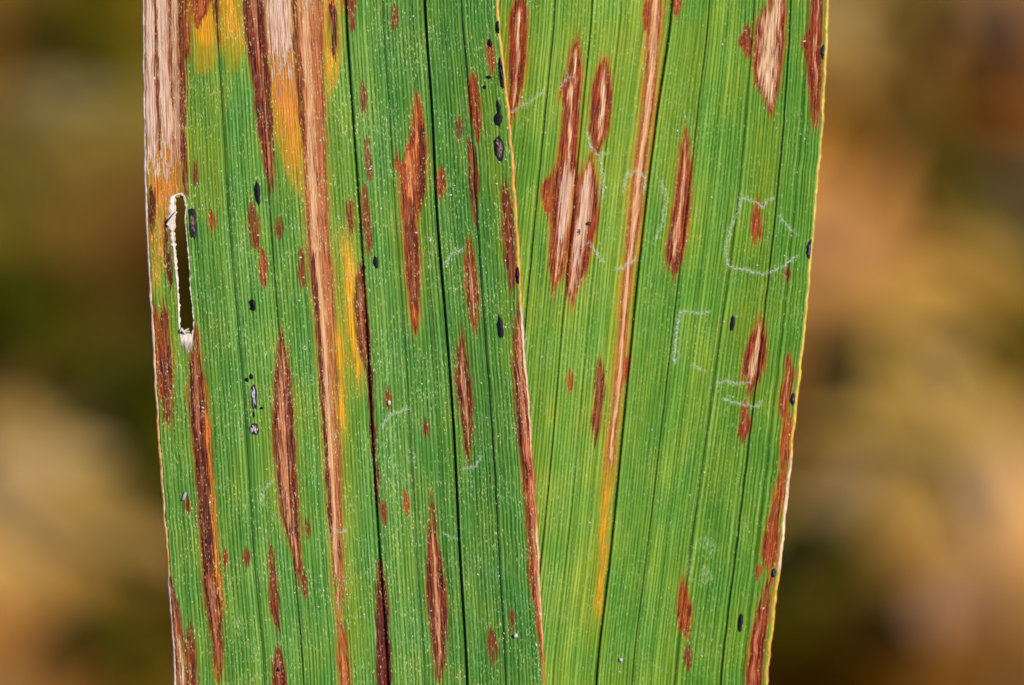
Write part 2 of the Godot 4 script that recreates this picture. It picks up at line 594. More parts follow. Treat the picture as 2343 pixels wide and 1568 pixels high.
func make_lesion(f: Leaf, sp: Array, order: int) -> void:
	if sp[0] == "olive": return
	var pts: Array = sp[6]
	var ya: float = maxf(pts[0], -30.0)
	var yb: float = minf(pts[-3], 1600.0)
	if pts[0] <= 1.0: ya = -30.0
	if pts[-3] >= 1567.0: yb = 1600.0
	var keep := func(y: float, g: PackedFloat32Array):
		var sx := span_at(pts, y)
		var cuts := [[int(s_at(f, g, sx.x) - 0.5), int(s_at(f, g, sx.y) + 1.5)]]
		if f.z > 0.0 and y > HOLE[0] and y < HOLE[-3]:
			var h := span_at(HOLE, y)
			if sx.x < h.y and sx.y > h.x - 3.0:
				cuts = [[cuts[0][0], mini(cuts[0][1], roundi(s_at(f, g, h.x - 3.0)))]]
		return cuts
	var m := face_patch(f, 0, int(f.W), rows_between(ya, yb, 6.0), 0.75 + 0.09 * (order % 12), keep)
	if m == null: return
	var called := "lesion"
	if sp[0] in ["tan", "strip", "orange"]: called = "dead_tissue"
	if sp[0] == "yellow": called = "yellow_patch"
	if sp[0] == "tan" and sp[4] == 0:        # the dead middle of the lesion just built
		put(last_lesion, "pale_centre", m, f.mat)
		return
	var o := put(f.root, called, m, f.mat)
	last_lesion = o
	var words: String = WORDS[sp[0]]
	if sp[0] in ["red", "rust", "dark"] and sp[1] >= 0.6: words += " with a pale centre"
	tag(o, words)

# a low crusty bump on the leaf; c is its colour, core (if any) that of its worn middle
func make_spot(f: Leaf, x: float, y: float, w: float, h: float, c: Color, core: Color, core_size: float, rise: float, called := "black_spot", label := "") -> void:
	var v := PackedVector3Array(); var n := PackedVector3Array(); var col := PackedColorArray(); var idx := PackedInt32Array()
	var g := row_guides(f, y)
	var s0 := s_at(f, g, x)
	var lean := (x_at(f, row_guides(f, y + 20.0), s0) - x_at(f, g, s0)) / 20.0
	var A := 18
	var RN := 6
	var off := rng.randf() * 100.0
	for r in RN + 1:
		for k in A:
			var a := TAU * k / A
			var t := float(r) / RN
			var edge := 1.0 + 0.20 * streak.get_noise_2d(off + 9.0 * cos(a), 9.0 * sin(a)) + 0.14 * streak.get_noise_2d(off + 30.0 * cos(a), 30.0 * sin(a))
			var sq := pow(absf(cos(a)) ** 2.3 + absf(sin(a)) ** 2.3, -1.0 / 2.3)
			var dx := cos(a) * w * 0.5 * t * edge * sq
			var dy := sin(a) * h * 0.5 * t * edge * sq
			var yy := y + dy
			var s := clampf(s0 + dx, 0.0, f.W)
			var lump := 1.0 + 0.9 * streak.get_noise_2d(dx * 3.0 + off, dy * 2.0)
			var p := leaf_point(f, row_guides(f, yy), s, yy, 1.0 + rise * sqrt(maxf(0.0, 1.0 - t * t)) * lump - (2.5 if r == RN else 0.0))
			v.append(p)
			n.append(Vector3(cos(a) * t * rise / maxf(w * 0.5, 1.0), -sin(a) * t * rise / maxf(h * 0.5, 1.0), 1.0).normalized())
			var mixv := smooth(core_size + 0.12, core_size - 0.12, t + 0.5 * streak.get_noise_2d(dx * 4.0, dy * 2.5 + off)) if core_size > 0.0 else 0.0
			var sh := 1.0 + 0.5 * streak.get_noise_2d(dx * 8.0 + off, dy * 5.0)
			var q := c.lerp(core, mixv)
			col.append(lin(Color(q.r * sh, q.g * sh, q.b * sh)))
	for r in RN:
		for k in A:
			var a := r * A + k
			var b := r * A + (k + 1) % A
			idx.append_array(PackedInt32Array([a, a + A, b, b, a + A, b + A]))
	var o := put(f.root, called, mesh_of(v, n, PackedVector2Array(), col, idx), tint_material(0.6, 0.25))
	if label: tag(o, label)

# torn pale fibre edge round the hole
func make_hole_rim(f: Leaf) -> void:
	var ring := []                        # [x, y, outward x, outward y, width]
	var lefts := []
	var rights := []
	for y in rows_between(HOLE[0], HOLE[-3], 5.0):
		var sp := span_at(HOLE, y)
		lefts.append([sp.x, y, -1.0, 0.0, lerpf(19.0, 5.0, smooth(470.0, 660.0, y))])
		rights.append([sp.y, y, 1.0, 0.0, 2.2 + 2.5 * smooth(520.0, 450.0, y)])
	rights.reverse()
	ring = lefts
	for k in 8: ring.append([lerpf(413.5, 438.0, k / 7.0), 758, 0.0, 1.0, 36.0 + 3.0 * sin(k * 2.1)])
	ring.append_array(rights)
	ring.append([411, 449, 0.4, -1.0, 9.0])
	ring.append([405, 450, -0.3, -1.0, 9.0])
	ring.append(ring[0])
	var v := PackedVector3Array(); var n := PackedVector3Array(); var col := PackedColorArray(); var idx := PackedInt32Array()
	var M := 7
	for i in ring.size():
		var q: Array = ring[i]
		var nz := streak.get_noise_2d(q[0] * 1.5, q[1] * 1.9)
		for k in M:
			var t := float(k) / (M - 1)
			var out := lerpf(1.2 - 2.6 * nz, 1.5 + q[4] * (1.0 + 0.5 * nz), t)
			var x: float = q[0] + q[2] * out
			var y: float = q[1] + q[3] * out
			var g := row_guides(f, y)
			var curl := 3.0 * sin(PI * clampf(t * 1.25, 0.0, 1.0)) * (1.0 + 0.8 * nz) - (9.0 if k == 0 else 0.0) + 0.6
			v.append(leaf_point(f, g, s_at(f, g, x), y, curl))
			n.append(Vector3(-q[2] * cos(PI * t), q[3] * cos(PI * t), 0.9).normalized())
			var sh := 1.0 + 0.22 * streak.get_noise_2d(x * 4.0, y * 1.2)
			var c := (rgb(214, 214, 190) if q[2] > 0.5 else rgb(250, 232, 212)).lerp(rgb(216, 160, 112), smooth(0.45, 0.95, t) * (0.85 if q[2] < -0.5 else 0.3))
			col.append(lin(Color(c.r * sh, c.g * sh, c.b * sh)))
	for i in ring.size() - 1:
		for k in M - 1:
			var a := i * M + k
			idx.append_array(PackedInt32Array([a, a + M, a + 1, a + 1, a + M, a + M + 1]))
	tag(put(f.root, "hole_rim", mesh_of(v, n, PackedVector2Array(), col, idx), tint_material(0.75, 0.2)), "whitish torn rim round the slit hole")
	# fibres that stick into the hole
	var st := PackedVector3Array(); var sn := PackedVector3Array(); var sc := PackedColorArray(); var si := PackedInt32Array()
	var ends := [[383, 516, 404, 484, 5.0], [418, 760, 432, 752, 3.0], [414, 752, 424, 764, 3.4]]
	for e in ends:
		for k in 7:
			var t := k / 6.0
			var x := lerpf(e[0], e[2], t)
			var y := lerpf(e[1], e[3], t)
			var p := leaf_point(f, row_guides(f, y), s_at(f, row_guides(f, y), x), y, 6.0 + 8.0 * sin(PI * t))
			var w: float = e[4] * (1.0 - 0.55 * t)
			var across := Vector2(e[3] - e[1], e[2] - e[0]).normalized()
			for q in 6:
				var a := TAU * q / 6.0
				st.append(p + Vector3(across.x * cos(a), across.y * cos(a), sin(a)) * w * K)
				sn.append(Vector3(across.x * cos(a), across.y * cos(a), sin(a)))
				sc.append(lin(rgb(246, 228, 212)))
		var o := st.size() - 42
		for k in 6:
			for q in 6:
				var a := o + k * 6 + q
				var b := o + k * 6 + (q + 1) % 6
				si.append_array(PackedInt32Array([a, b, a + 6, b, b + 6, a + 6]))
	tag(put(f.root, "fibre_shred", mesh_of(st, sn, PackedVector2Array(), sc, si), tint_material(0.8, 0.2)), "loose pale fibres at the ends of the hole", "", "", "stuff")

# ------------------------------------------------------------------ things that lie on the leaves
func on_leaf(f: Leaf, x: float, y: float, up: float) -> Vector3:
	var g := row_guides(f, y)
	return f.root.transform * leaf_point(f, g, clampf(s_at(f, g, x), 0.0, f.W), y, up)

func make_thread(f: Leaf, pts: Array, wide: float, label: String) -> void:
	# dried web: a wandering flat cord with beads of dust caught in it
	var v := PackedVector3Array(); var n := PackedVector3Array(); var col := PackedColorArray(); var idx := PackedInt32Array()
	var line := []
	for i in pts.size() / 2 - 1:
		var a := Vector2(pts[i * 2], pts[i * 2 + 1])
		var b := Vector2(pts[i * 2 + 2], pts[i * 2 + 3])
		var m := maxi(2, int(a.distance_to(b) / 2.5))
		for k in m: line.append(a.lerp(b, float(k) / m))
	line.append(Vector2(pts[-2], pts[-1]))
	var first := on_leaf(f, line[0].x, line[0].y, 0.0)
	var off := rng.randf() * 500.0
	var M := 6
	for i in line.size():
		var d: Vector2 = (line[mini(i + 1, line.size() - 1)] - line[maxi(i - 1, 0)]).normalized()
		var side := Vector2(-d.y, d.x)
		var c: Vector2 = line[i] + side * 3.0 * streak.get_noise_2d(i * 1.1, off) + d * 1.0 * streak.get_noise_2d(i * 3.0, off + 9.0)
		var nz := streak.get_noise_2d(i * 2.7, off + 70.0)
		var w := wide * 0.52 * clampf(0.85 + 1.5 * nz, 0.3, 2.2)
		if i == 0 or i == line.size() - 1: w *= 0.3
		for k in M:
			var a := TAU * k / M
			var q := c + side * cos(a) * w
			v.append(B.transposed() * (on_leaf(f, q.x, q.y, 0.9 + (0.5 + 0.5 * sin(a)) * w * 0.3) - first))
			n.append(Vector3(side.x * cos(a), -side.y * cos(a), 0.4 + sin(a)).normalized())
			var sh := 1.0 + 0.25 * nz
			var tone := rgb(226, 240, 214).lerp(rgb(240, 238, 224), clampf(0.4 + nz, 0.0, 1.0))
			col.append(lin(Color(tone.r * sh, tone.g * sh, tone.b * sh)))
	for i in line.size() - 1:
		for k in M:
			var a := i * M + k
			var b := i * M + (k + 1) % M
			idx.append_array(PackedInt32Array([a, a + M, b, b, a + M, b + M]))
	var mat := tint_material(0.8, 0.2)
	mat.transparency = BaseMaterial3D.TRANSPARENCY_ALPHA
	mat.albedo_color.a = 0.4
	var o := put(self, "web_thread", mesh_of(v, n, PackedVector2Array(), col, idx), mat)
	o.transform = Transform3D(B, first)
	tag(o, label, "web thread", "dried web threads on the leaves")

func make_grain(f: Leaf, x: float, y: float, w: float, h: float, turn: float, c: Color, called: String, label: String, category: String) -> void:
	var v := PackedVector3Array(); var n := PackedVector3Array(); var col := PackedColorArray(); var idx := PackedInt32Array()
	var off := rng.randf() * 300.0
	var A := 12
	var L := 8
	for i in L + 1:
		var la := PI * i / L - PI / 2.0
		for k in A:
			var a := TAU * k / A
			var d := Vector3(cos(la) * cos(a), cos(la) * sin(a), sin(la))
			d = Vector3(signf(d.x) * absf(d.x) ** 0.7, signf(d.y) * absf(d.y) ** 0.7, signf(d.z) * absf(d.z) ** 0.7)
			var r := 1.0 + 0.25 * streak.get_noise_3d(d.x * 12.0 + off, d.y * 12.0, d.z * 12.0)
			v.append(Vector3(d.x * w * 0.5, d.y * h * 0.5, (d.z + 0.75) * minf(w, h) * 0.4) * r * K)
			n.append(d.normalized())
			col.append(lin(c * (1.0 + 0.2 * streak.get_noise_3d(d.x * 30.0, d.y * 30.0, off))))
	for i in L:
		for k in A:
			var a := i * A + k
			var b := i * A + (k + 1) % A
			idx.append_array(PackedInt32Array([a, a + A, b, b, a + A, b + A]))
	var o := put(self, called, mesh_of(v, n, PackedVector2Array(), col, idx), tint_material(0.6, 0.4))
	o.transform = Transform3D(B * Basis(Vector3(0, 0, 1), turn), on_leaf(f, x, y, 0.6))
	tag(o, label, category)

func make_dust(f: Leaf, count: int, label: String) -> void:
	var ball := SphereMesh.new()
	ball.radius = 1.0; ball.height = 2.0; ball.radial_segments = 7; ball.rings = 4
	var mat := tint_material(0.85, 0.2)
	ball.material = mat
	var mm := MultiMesh.new()
	mm.transform_format = MultiMesh.TRANSFORM_3D
	mm.use_colors = true
	mm.mesh = ball
	mm.instance_count = count
	var first := on_leaf(f, 1171, 784, 0.0)
	for i in count:
		var y := rng.randf_range(-20.0, 1590.0)
		var s := rng.randf() * f.W
		for tries in 6:
			if blotch.get_noise_2d(s * 0.8 + 40.0, y * 0.8) > rng.randf_range(-0.3, 0.5): break
			y = rng.randf_range(-20.0, 1590.0)
			s = rng.randf() * f.W
		var g := row_guides(f, y)
		if f.z > 0.0 and y > HOLE[0] - 8.0 and y < HOLE[-3] + 8.0 and absf(x_at(f, g, s) - 415.0) < 32.0: y += 420.0
		g = row_guides(f, y)
		var p := f.root.transform * leaf_point(f, g, s, y, 0.8)
		var r := (0.9 + 1.5 * rng.randf() ** 3) * K
		var b := Basis(Vector3(0, 0, 1), rng.randf() * TAU).scaled_local(Vector3(r, r * rng.randf_range(1.0, 1.9), r * 0.7))
		mm.set_instance_transform(i, Transform3D(B * b, p - first))
		var t := rng.randf()
		mm.set_instance_color(i, lin(rgb(236, 240, 230).lerp(rgb(226, 206, 140), t * t)) * rng.randf_range(0.5, 1.0))
	var o := MultiMeshInstance3D.new()
	o.name = numbered("dust")
	o.multimesh = mm
	add_child(o, true)
	o.position = first
	tag(o, label, "dust", "", "stuff")

# ------------------------------------------------------------------ the ground behind
func on_ground(x: float, y: float) -> Vector3:     # the spot of soil behind a point of the leaf plane
	var eye := MID + B.z * NEAR_LENS
	var p := MID + B * Vector3((x - 1171.0) * K, (784.0 - y) * K, 0)
	var d := p - eye
	return eye + d * (eye.y / -d.y)

var PATCHES := []                                  # [place on the ground, colour with shade painted in, reach in metres]

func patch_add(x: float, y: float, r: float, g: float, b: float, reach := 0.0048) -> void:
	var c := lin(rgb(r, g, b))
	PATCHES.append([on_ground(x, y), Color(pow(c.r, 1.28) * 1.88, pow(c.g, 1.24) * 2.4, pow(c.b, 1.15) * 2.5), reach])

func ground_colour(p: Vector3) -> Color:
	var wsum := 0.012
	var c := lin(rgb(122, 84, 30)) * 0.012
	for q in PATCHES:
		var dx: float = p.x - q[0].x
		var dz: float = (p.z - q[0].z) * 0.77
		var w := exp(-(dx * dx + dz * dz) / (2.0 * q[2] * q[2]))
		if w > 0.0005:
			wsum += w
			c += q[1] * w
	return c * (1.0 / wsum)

func ground_height(p: Vector3) -> float:
	var c := ground_colour(p)
	var l := c.r * 0.5 + c.g * 0.5
	return 0.006 * clampf(l * 3.0, 0.0, 1.0) + 0.0012 * blotch.get_noise_2d(p.x * 9000.0, p.z * 9000.0) - 0.006

func make_ground() -> void:
	var mid := on_ground(1171, 784)
	var xs := PackedFloat32Array(); var zs := PackedFloat32Array()
	for i in range(-12, 13): pass
	var build := func(c: float, half: float, out: PackedFloat32Array):
		for k in [6.0, 2.5, 1.0, 0.5, 0.28]: if k > half: out.append(c - k)
		for k in 131: out.append(c - half + 2.0 * half * k / 130.0)
		for k in [0.28, 0.5, 1.0, 2.5, 6.0]: if k > half: out.append(c + k)
		return out
	xs = build.call(mid.x, 0.12, xs)
	zs = build.call(mid.z, 0.12, zs)
	var v := PackedVector3Array(); var n := PackedVector3Array(); var col := PackedColorArray(); var idx := PackedInt32Array()
	for z in zs:
		for x in xs:
			var p := Vector3(x, 0, z)
			p.y = ground_height(p)
			var e := 0.002
			var hx := ground_height(p + Vector3(e, 0, 0)) - p.y
			var hz := ground_height(p + Vector3(0, 0, e)) - p.y
			v.append(p)
			n.append(Vector3(-hx / e, 1.0, -hz / e).normalized())
			var w := 1.0 + 0.3 * blotch.get_noise_2d(x * 26000.0 + 70.0, z * 26000.0)
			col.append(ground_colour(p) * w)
	var W := xs.size()
	for r in zs.size() - 1:
		for c in W - 1:
			var a := r * W + c
			idx.append_array(PackedInt32Array([a, a + 1, a + W, a + 1, a + W + 1, a + W]))
	var m := tint_material(0.95, 0.0)
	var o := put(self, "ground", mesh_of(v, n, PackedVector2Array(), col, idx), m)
	tag(o, "brown soil with painted dark shade gaps and tan litter, blurred behind the leaves", "ground", "", "structure")

func straw_mesh(length: float, width: float, bend: float) -> ArrayMesh:
	var v := PackedVector3Array(); var n := PackedVector3Array(); var col := PackedColorArray(); var idx := PackedInt32Array()
	for i in 11:
		var t := i / 10.0
		var w := width * (1.0 - 0.85 * t ** 3.0) * (0.55 + 0.45 * smooth(0.0, 0.15, t)) * 0.5
		for k in 5:
			var u := k / 2.0 - 1.0
			v.append(Vector3(u * w, length * bend * sin(PI * t) + absf(u) * w * 0.45, (t - 0.5) * length))
			n.append(Vector3(-u * 0.4, 1, 0).normalized())
			var sh := 1.0 - 0.12 * float(k % 2)
			col.append(Color(sh, sh, sh))
	for i in 10:
		for k in 4:
			var a := i * 5 + k
			idx.append_array(PackedInt32Array([a, a + 5, a + 1, a + 1, a + 5, a + 6]))
	return mesh_of(v, n, PackedVector2Array(), col, idx)

func make_litter() -> void:
	var mid := on_ground(1171, 784)
	for kind in 2:
		var m := straw_mesh(0.024, 0.0042, 0.10) if kind == 0 else straw_mesh(0.012, 0.006, 0.2)
		m.surface_set_material(0, tint_material(0.85, 0.0))
		var spots := []
		for i in 2600:
			var p := Vector3(mid.x + rng.randf_range(-0.16, 0.16), 0, mid.z + rng.randf_range(-0.15, 0.15))
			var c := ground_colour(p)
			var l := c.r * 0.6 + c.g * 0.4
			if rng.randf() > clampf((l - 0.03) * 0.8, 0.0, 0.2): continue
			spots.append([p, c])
		var mm := MultiMesh.new()
		mm.transform_format = MultiMesh.TRANSFORM_3D
		mm.use_colors = true
		mm.mesh = m
		mm.instance_count = spots.size()
		for i in spots.size():
			var p: Vector3 = spots[i][0]
			p.y = ground_height(p) + rng.randf_range(0.0, 0.003)
			var b := Basis.from_euler(Vector3(rng.randf_range(-0.3, 0.3), rng.randf() * TAU, rng.randf_range(-0.4, 0.4))) * rng.randf_range(0.6, 1.2)
			mm.set_instance_transform(i, Transform3D(b, p - mid))
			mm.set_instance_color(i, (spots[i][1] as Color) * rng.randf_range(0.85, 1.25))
		var o := MultiMeshInstance3D.new()
		o.name = numbered("straw_litter" if kind == 0 else "leaf_crumbs")
		o.multimesh = mm
		add_child(o, true)
		o.position = mid
		tag(o, "blurred tan straw scattered over the soil behind the leaves" if kind == 0 else "blurred crumbs of dead leaf scattered over the soil behind", "litter", "", "stuff")

func make_dry_leaf(x: float, y: float, turn: float, length: float, width: float, label: String) -> void:
	var p := on_ground(x, y)
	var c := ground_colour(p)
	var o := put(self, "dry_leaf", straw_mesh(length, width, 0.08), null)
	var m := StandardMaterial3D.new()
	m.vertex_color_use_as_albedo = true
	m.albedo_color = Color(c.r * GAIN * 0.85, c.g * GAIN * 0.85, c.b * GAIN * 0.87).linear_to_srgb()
	m.roughness = 0.8
	o.material_override = m
	p.y = ground_height(p) + 0.002
	o.transform = Transform3D(Basis.from_euler(Vector3(0.05, turn, 0.1)), p)
	tag(o, label, "dry leaf", "dry leaves on the soil behind")

func make_weeds() -> void:
	var mid := on_ground(1171, 784)
	var m := straw_mesh(0.026, 0.0028, 0.16)
	m.surface_set_material(0, tint_material(0.8, 0.0))
	var list := [[195, 95], [185, 120], [30, 700], [45, 690], [110, 750], [130, 870], [250, 905], [300, 930], [325, 985], [335, 1010], [310, 960], [260, 1484], [1914, 1334], [1900, 1320], [2174, 425], [2334, 859], [2150, 60]]
	var mm := MultiMesh.new()
	mm.transform_format = MultiMesh.TRANSFORM_3D
	mm.use_colors = true
	mm.mesh = m
	mm.instance_count = list.size() * 4
	for i in mm.instance_count:
		var q: Array = list[i / 4]
		var p := on_ground(q[0] + rng.randf_range(-30, 30), q[1] + rng.randf_range(-30, 30))
		p.y = ground_height(p) + 0.006
		var b := Basis.from_euler(Vector3(rng.randf_range(-1.1, -0.5), rng.randf() * TAU, 0)) * rng.randf_range(0.5, 1.0)
		mm.set_instance_transform(i, Transform3D(b, p - mid))
		mm.set_instance_color(i, lin(rgb(84, 84, 14)) * rng.randf_range(0.6, 1.2))
	var o := MultiMeshInstance3D.new()
	o.name = numbered("weeds")
	o.multimesh = mm
	add_child(o, true)
	o.position = mid
	tag(o, "blurred dark green weeds low on the soil behind the leaves", "weeds", "", "stuff")

# ------------------------------------------------------------------ the scene
func _ready() -> void:
	rng.seed = 20240611
	streak.seed = 7; streak.noise_type = FastNoiseLite.TYPE_SIMPLEX_SMOOTH; streak.frequency = 0.33; streak.fractal_type = FastNoiseLite.FRACTAL_NONE
	blotch.seed = 19; blotch.noise_type = FastNoiseLite.TYPE_SIMPLEX_SMOOTH; blotch.frequency = 0.009; blotch.fractal_octaves = 3; blotch.fractal_type = FastNoiseLite.FRACTAL_FBM
	var a := deg_to_rad(TILT)
	B = Basis(Vector3(1, 0, 0), Vector3(0, cos(a), -sin(a)), Vector3(0, sin(a), cos(a)))

	var cam := Camera3D.new()
	cam.name = "camera"
	cam.transform = Transform3D(B, MID + B.z * NEAR_LENS)
	cam.near = 0.01; cam.far = 60.0
	var half := 784.0 * K / NEAR_LENS
	cam.fov = rad_to_deg(2.0 * atan(half))
	var lens := CameraAttributesPhysical.new()
	lens.frustum_focal_length = 12.0 / half
	lens.frustum_focus_distance = NEAR_LENS - 0.0004
	lens.exposure_aperture = 12.0 / half / 6.8          # an opening of 6.8 mm
	cam.attributes = lens
	add_child(cam)

	var env := Environment.new()
	env.background_mode = Environment.BG_SKY
	var sky := Sky.new()
	var sm := ProceduralSkyMaterial.new()
	sm.sky_top_color = Color(0.30, 0.48, 0.80)
	sm.sky_horizon_color = Color(0.72, 0.78, 0.86)
	sm.ground_bottom_color = Color(0.30, 0.25, 0.17)
	sm.ground_horizon_color = Color(0.45, 0.42, 0.34)
	sky.sky_material = sm
	env.sky = sky
	env.background_energy_multiplier = 0.8
	env.tonemap_mode = Environment.TONE_MAPPER_LINEAR
	env.tonemap_exposure = 2.0
	env.sdfgi_enabled = true
	env.ssao_enabled = true
	env.ssil_enabled = true
	var we := WorldEnvironment.new()
	we.name = "world"
	we.environment = env
	add_child(we)

	var sun := DirectionalLight3D.new()
	sun.name = "sun"
	sun.light_energy = 1.3
	sun.light_color = Color(1.0, 0.95, 0.87)
	sun.light_angular_distance = 0.5
	sun.shadow_enabled = true
	sun.look_at_from_position(Vector3(0.56, 0.78, 0.34), Vector3.ZERO, Vector3.UP)
	add_child(sun)

	# ---------------- the ground; its dark patches paint in litter shade and dark growth
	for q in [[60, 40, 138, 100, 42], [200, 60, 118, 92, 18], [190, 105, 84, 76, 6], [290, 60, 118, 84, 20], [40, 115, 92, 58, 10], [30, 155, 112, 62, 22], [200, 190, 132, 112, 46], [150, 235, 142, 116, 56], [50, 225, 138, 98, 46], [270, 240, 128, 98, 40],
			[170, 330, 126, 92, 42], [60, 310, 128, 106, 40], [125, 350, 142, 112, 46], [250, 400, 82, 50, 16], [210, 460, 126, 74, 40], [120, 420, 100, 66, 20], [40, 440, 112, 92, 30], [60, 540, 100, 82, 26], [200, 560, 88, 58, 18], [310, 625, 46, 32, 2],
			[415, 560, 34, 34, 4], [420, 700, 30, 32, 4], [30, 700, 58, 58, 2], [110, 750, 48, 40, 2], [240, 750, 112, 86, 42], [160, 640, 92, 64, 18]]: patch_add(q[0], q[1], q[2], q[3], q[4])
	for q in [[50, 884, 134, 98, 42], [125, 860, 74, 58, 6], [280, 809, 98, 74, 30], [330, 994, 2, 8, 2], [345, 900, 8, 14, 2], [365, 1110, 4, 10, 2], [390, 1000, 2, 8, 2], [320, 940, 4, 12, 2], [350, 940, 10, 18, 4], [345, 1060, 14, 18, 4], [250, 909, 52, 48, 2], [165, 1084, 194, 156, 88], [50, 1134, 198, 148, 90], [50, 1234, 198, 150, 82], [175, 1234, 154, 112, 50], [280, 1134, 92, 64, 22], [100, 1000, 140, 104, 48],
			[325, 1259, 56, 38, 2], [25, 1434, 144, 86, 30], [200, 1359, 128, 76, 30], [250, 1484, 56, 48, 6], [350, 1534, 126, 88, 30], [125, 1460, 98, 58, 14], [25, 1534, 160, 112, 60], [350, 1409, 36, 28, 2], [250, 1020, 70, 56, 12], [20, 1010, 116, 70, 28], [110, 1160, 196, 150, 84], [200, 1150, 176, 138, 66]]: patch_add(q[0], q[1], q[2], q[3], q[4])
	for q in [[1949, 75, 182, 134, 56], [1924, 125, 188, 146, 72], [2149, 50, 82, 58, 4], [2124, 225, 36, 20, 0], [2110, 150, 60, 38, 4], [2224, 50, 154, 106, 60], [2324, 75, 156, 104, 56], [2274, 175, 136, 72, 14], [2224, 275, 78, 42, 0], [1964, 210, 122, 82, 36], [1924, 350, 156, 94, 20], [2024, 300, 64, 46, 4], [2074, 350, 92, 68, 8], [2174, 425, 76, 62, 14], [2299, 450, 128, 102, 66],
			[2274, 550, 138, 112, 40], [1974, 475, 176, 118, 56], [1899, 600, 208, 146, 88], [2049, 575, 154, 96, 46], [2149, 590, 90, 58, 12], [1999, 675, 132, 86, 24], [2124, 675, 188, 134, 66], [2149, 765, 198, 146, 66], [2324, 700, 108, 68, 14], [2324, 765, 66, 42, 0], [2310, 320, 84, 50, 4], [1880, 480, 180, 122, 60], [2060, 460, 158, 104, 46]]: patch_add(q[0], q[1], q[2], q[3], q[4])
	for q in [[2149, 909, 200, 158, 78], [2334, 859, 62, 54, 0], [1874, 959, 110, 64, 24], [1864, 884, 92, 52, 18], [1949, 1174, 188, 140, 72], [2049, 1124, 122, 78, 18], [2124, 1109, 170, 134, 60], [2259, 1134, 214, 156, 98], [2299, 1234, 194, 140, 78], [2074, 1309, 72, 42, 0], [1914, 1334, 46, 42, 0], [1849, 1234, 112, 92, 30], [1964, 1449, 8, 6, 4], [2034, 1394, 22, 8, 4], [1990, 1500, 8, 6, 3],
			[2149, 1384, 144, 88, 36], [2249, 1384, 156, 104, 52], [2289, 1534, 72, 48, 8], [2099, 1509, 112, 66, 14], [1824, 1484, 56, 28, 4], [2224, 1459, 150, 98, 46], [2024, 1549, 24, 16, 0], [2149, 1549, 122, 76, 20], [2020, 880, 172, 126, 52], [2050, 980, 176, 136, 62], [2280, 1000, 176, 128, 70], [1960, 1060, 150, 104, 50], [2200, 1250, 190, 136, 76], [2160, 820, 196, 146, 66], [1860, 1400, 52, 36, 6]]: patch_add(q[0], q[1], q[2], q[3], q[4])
	make_ground()

	# ---------------- left leaf
	var L := Leaf.new()
	L.ys = PackedFloat32Array([0, 250, 500, 750, 1000, 1250, 1568])
	L.gx = [PackedFloat32Array([327, 329, 334, 347, 361, 380, 399]), PackedFloat32Array([493, 507, 522, 543, 563, 578, 604]), PackedFloat32Array([790, 805, 823, 838, 851, 867, 887]),
		PackedFloat32Array([971, 987, 999, 1020, 1038, 1050, 1068]), PackedFloat32Array([1137, 1163, 1181, 1195, 1214, 1230, 1244])]
	for i in 5: L.S.append(L.gx[i][3] - 347.0)
	L.W = L.S[4]
	L.z = 0.0001
	L.seedv = 12.0
	L.veins = [[L.S[1], 0.34], [290, 0.30], [L.S[2], 0.72], [574, 0.26], [L.S[3], 0.9], [760, 0.42], [80, 0.15], [395, 0.15], [640, 0.12]]
	make_relief(L, func(s: float): return 0.09 * sin(s / 92.0) + (0.11 if s > 680.0 else 0.0) - (0.03 if s < 200.0 else 0.0))
	paint_base(L, rgb(54, 108, 18), rgb(134, 184, 74), func(s: float):
		if s > 675.0: return Color(0.90, 0.95, 0.95)
		if s > 490.0: return Color(0.95, 0.97, 1.0)
		return Color(1.0, 1.0, 1.0) if s > 180.0 else Color(1.02, 0.99, 0.95))

	# ---------------- right leaf, a little behind
	var R := Leaf.new()
	R.ys = L.ys
	R.gx = [PackedFloat32Array([1107, 1085, 1060, 1037, 1015, 992, 957]), PackedFloat32Array([1354, 1332, 1308, 1285, 1264, 1240, 1207]), PackedFloat32Array([1539, 1505, 1474, 1448, 1424, 1399, 1365]),
		PackedFloat32Array([1727, 1709, 1685, 1651, 1617, 1582, 1545]), PackedFloat32Array([1898, 1887, 1867, 1844, 1818, 1792, 1758])]
	for i in 5: R.S.append(R.gx[i][3] - 1037.0)
	R.W = R.S[4]
	R.z = -0.0013
	R.seedv = 340.0
	R.veins = [[R.S[1] - 85.0, 0.38], [R.S[1], 0.34], [R.S[2], 0.68], [R.S[2] + 92.0, 0.30], [R.S[3], 0.30], [R.S[3] + 96.0, 0.40], [R.S[1] + 60, 0.14], [R.S[2] - 60, 0.14], [R.S[3] + 140.0, 0.2]]
	make_relief(R, func(s: float): return -0.07 * sin((s - 150.0) / 110.0) + (0.05 if s > 700.0 else 0.0))
	paint_base(R, rgb(66, 118, 12), rgb(146, 190, 62), func(s: float):
		if s > 640.0: return Color(0.90, 0.95, 0.9)
		return Color(1.0, 1.0, 1.0) if s > 400.0 else Color(1.09, 1.03, 1.1))

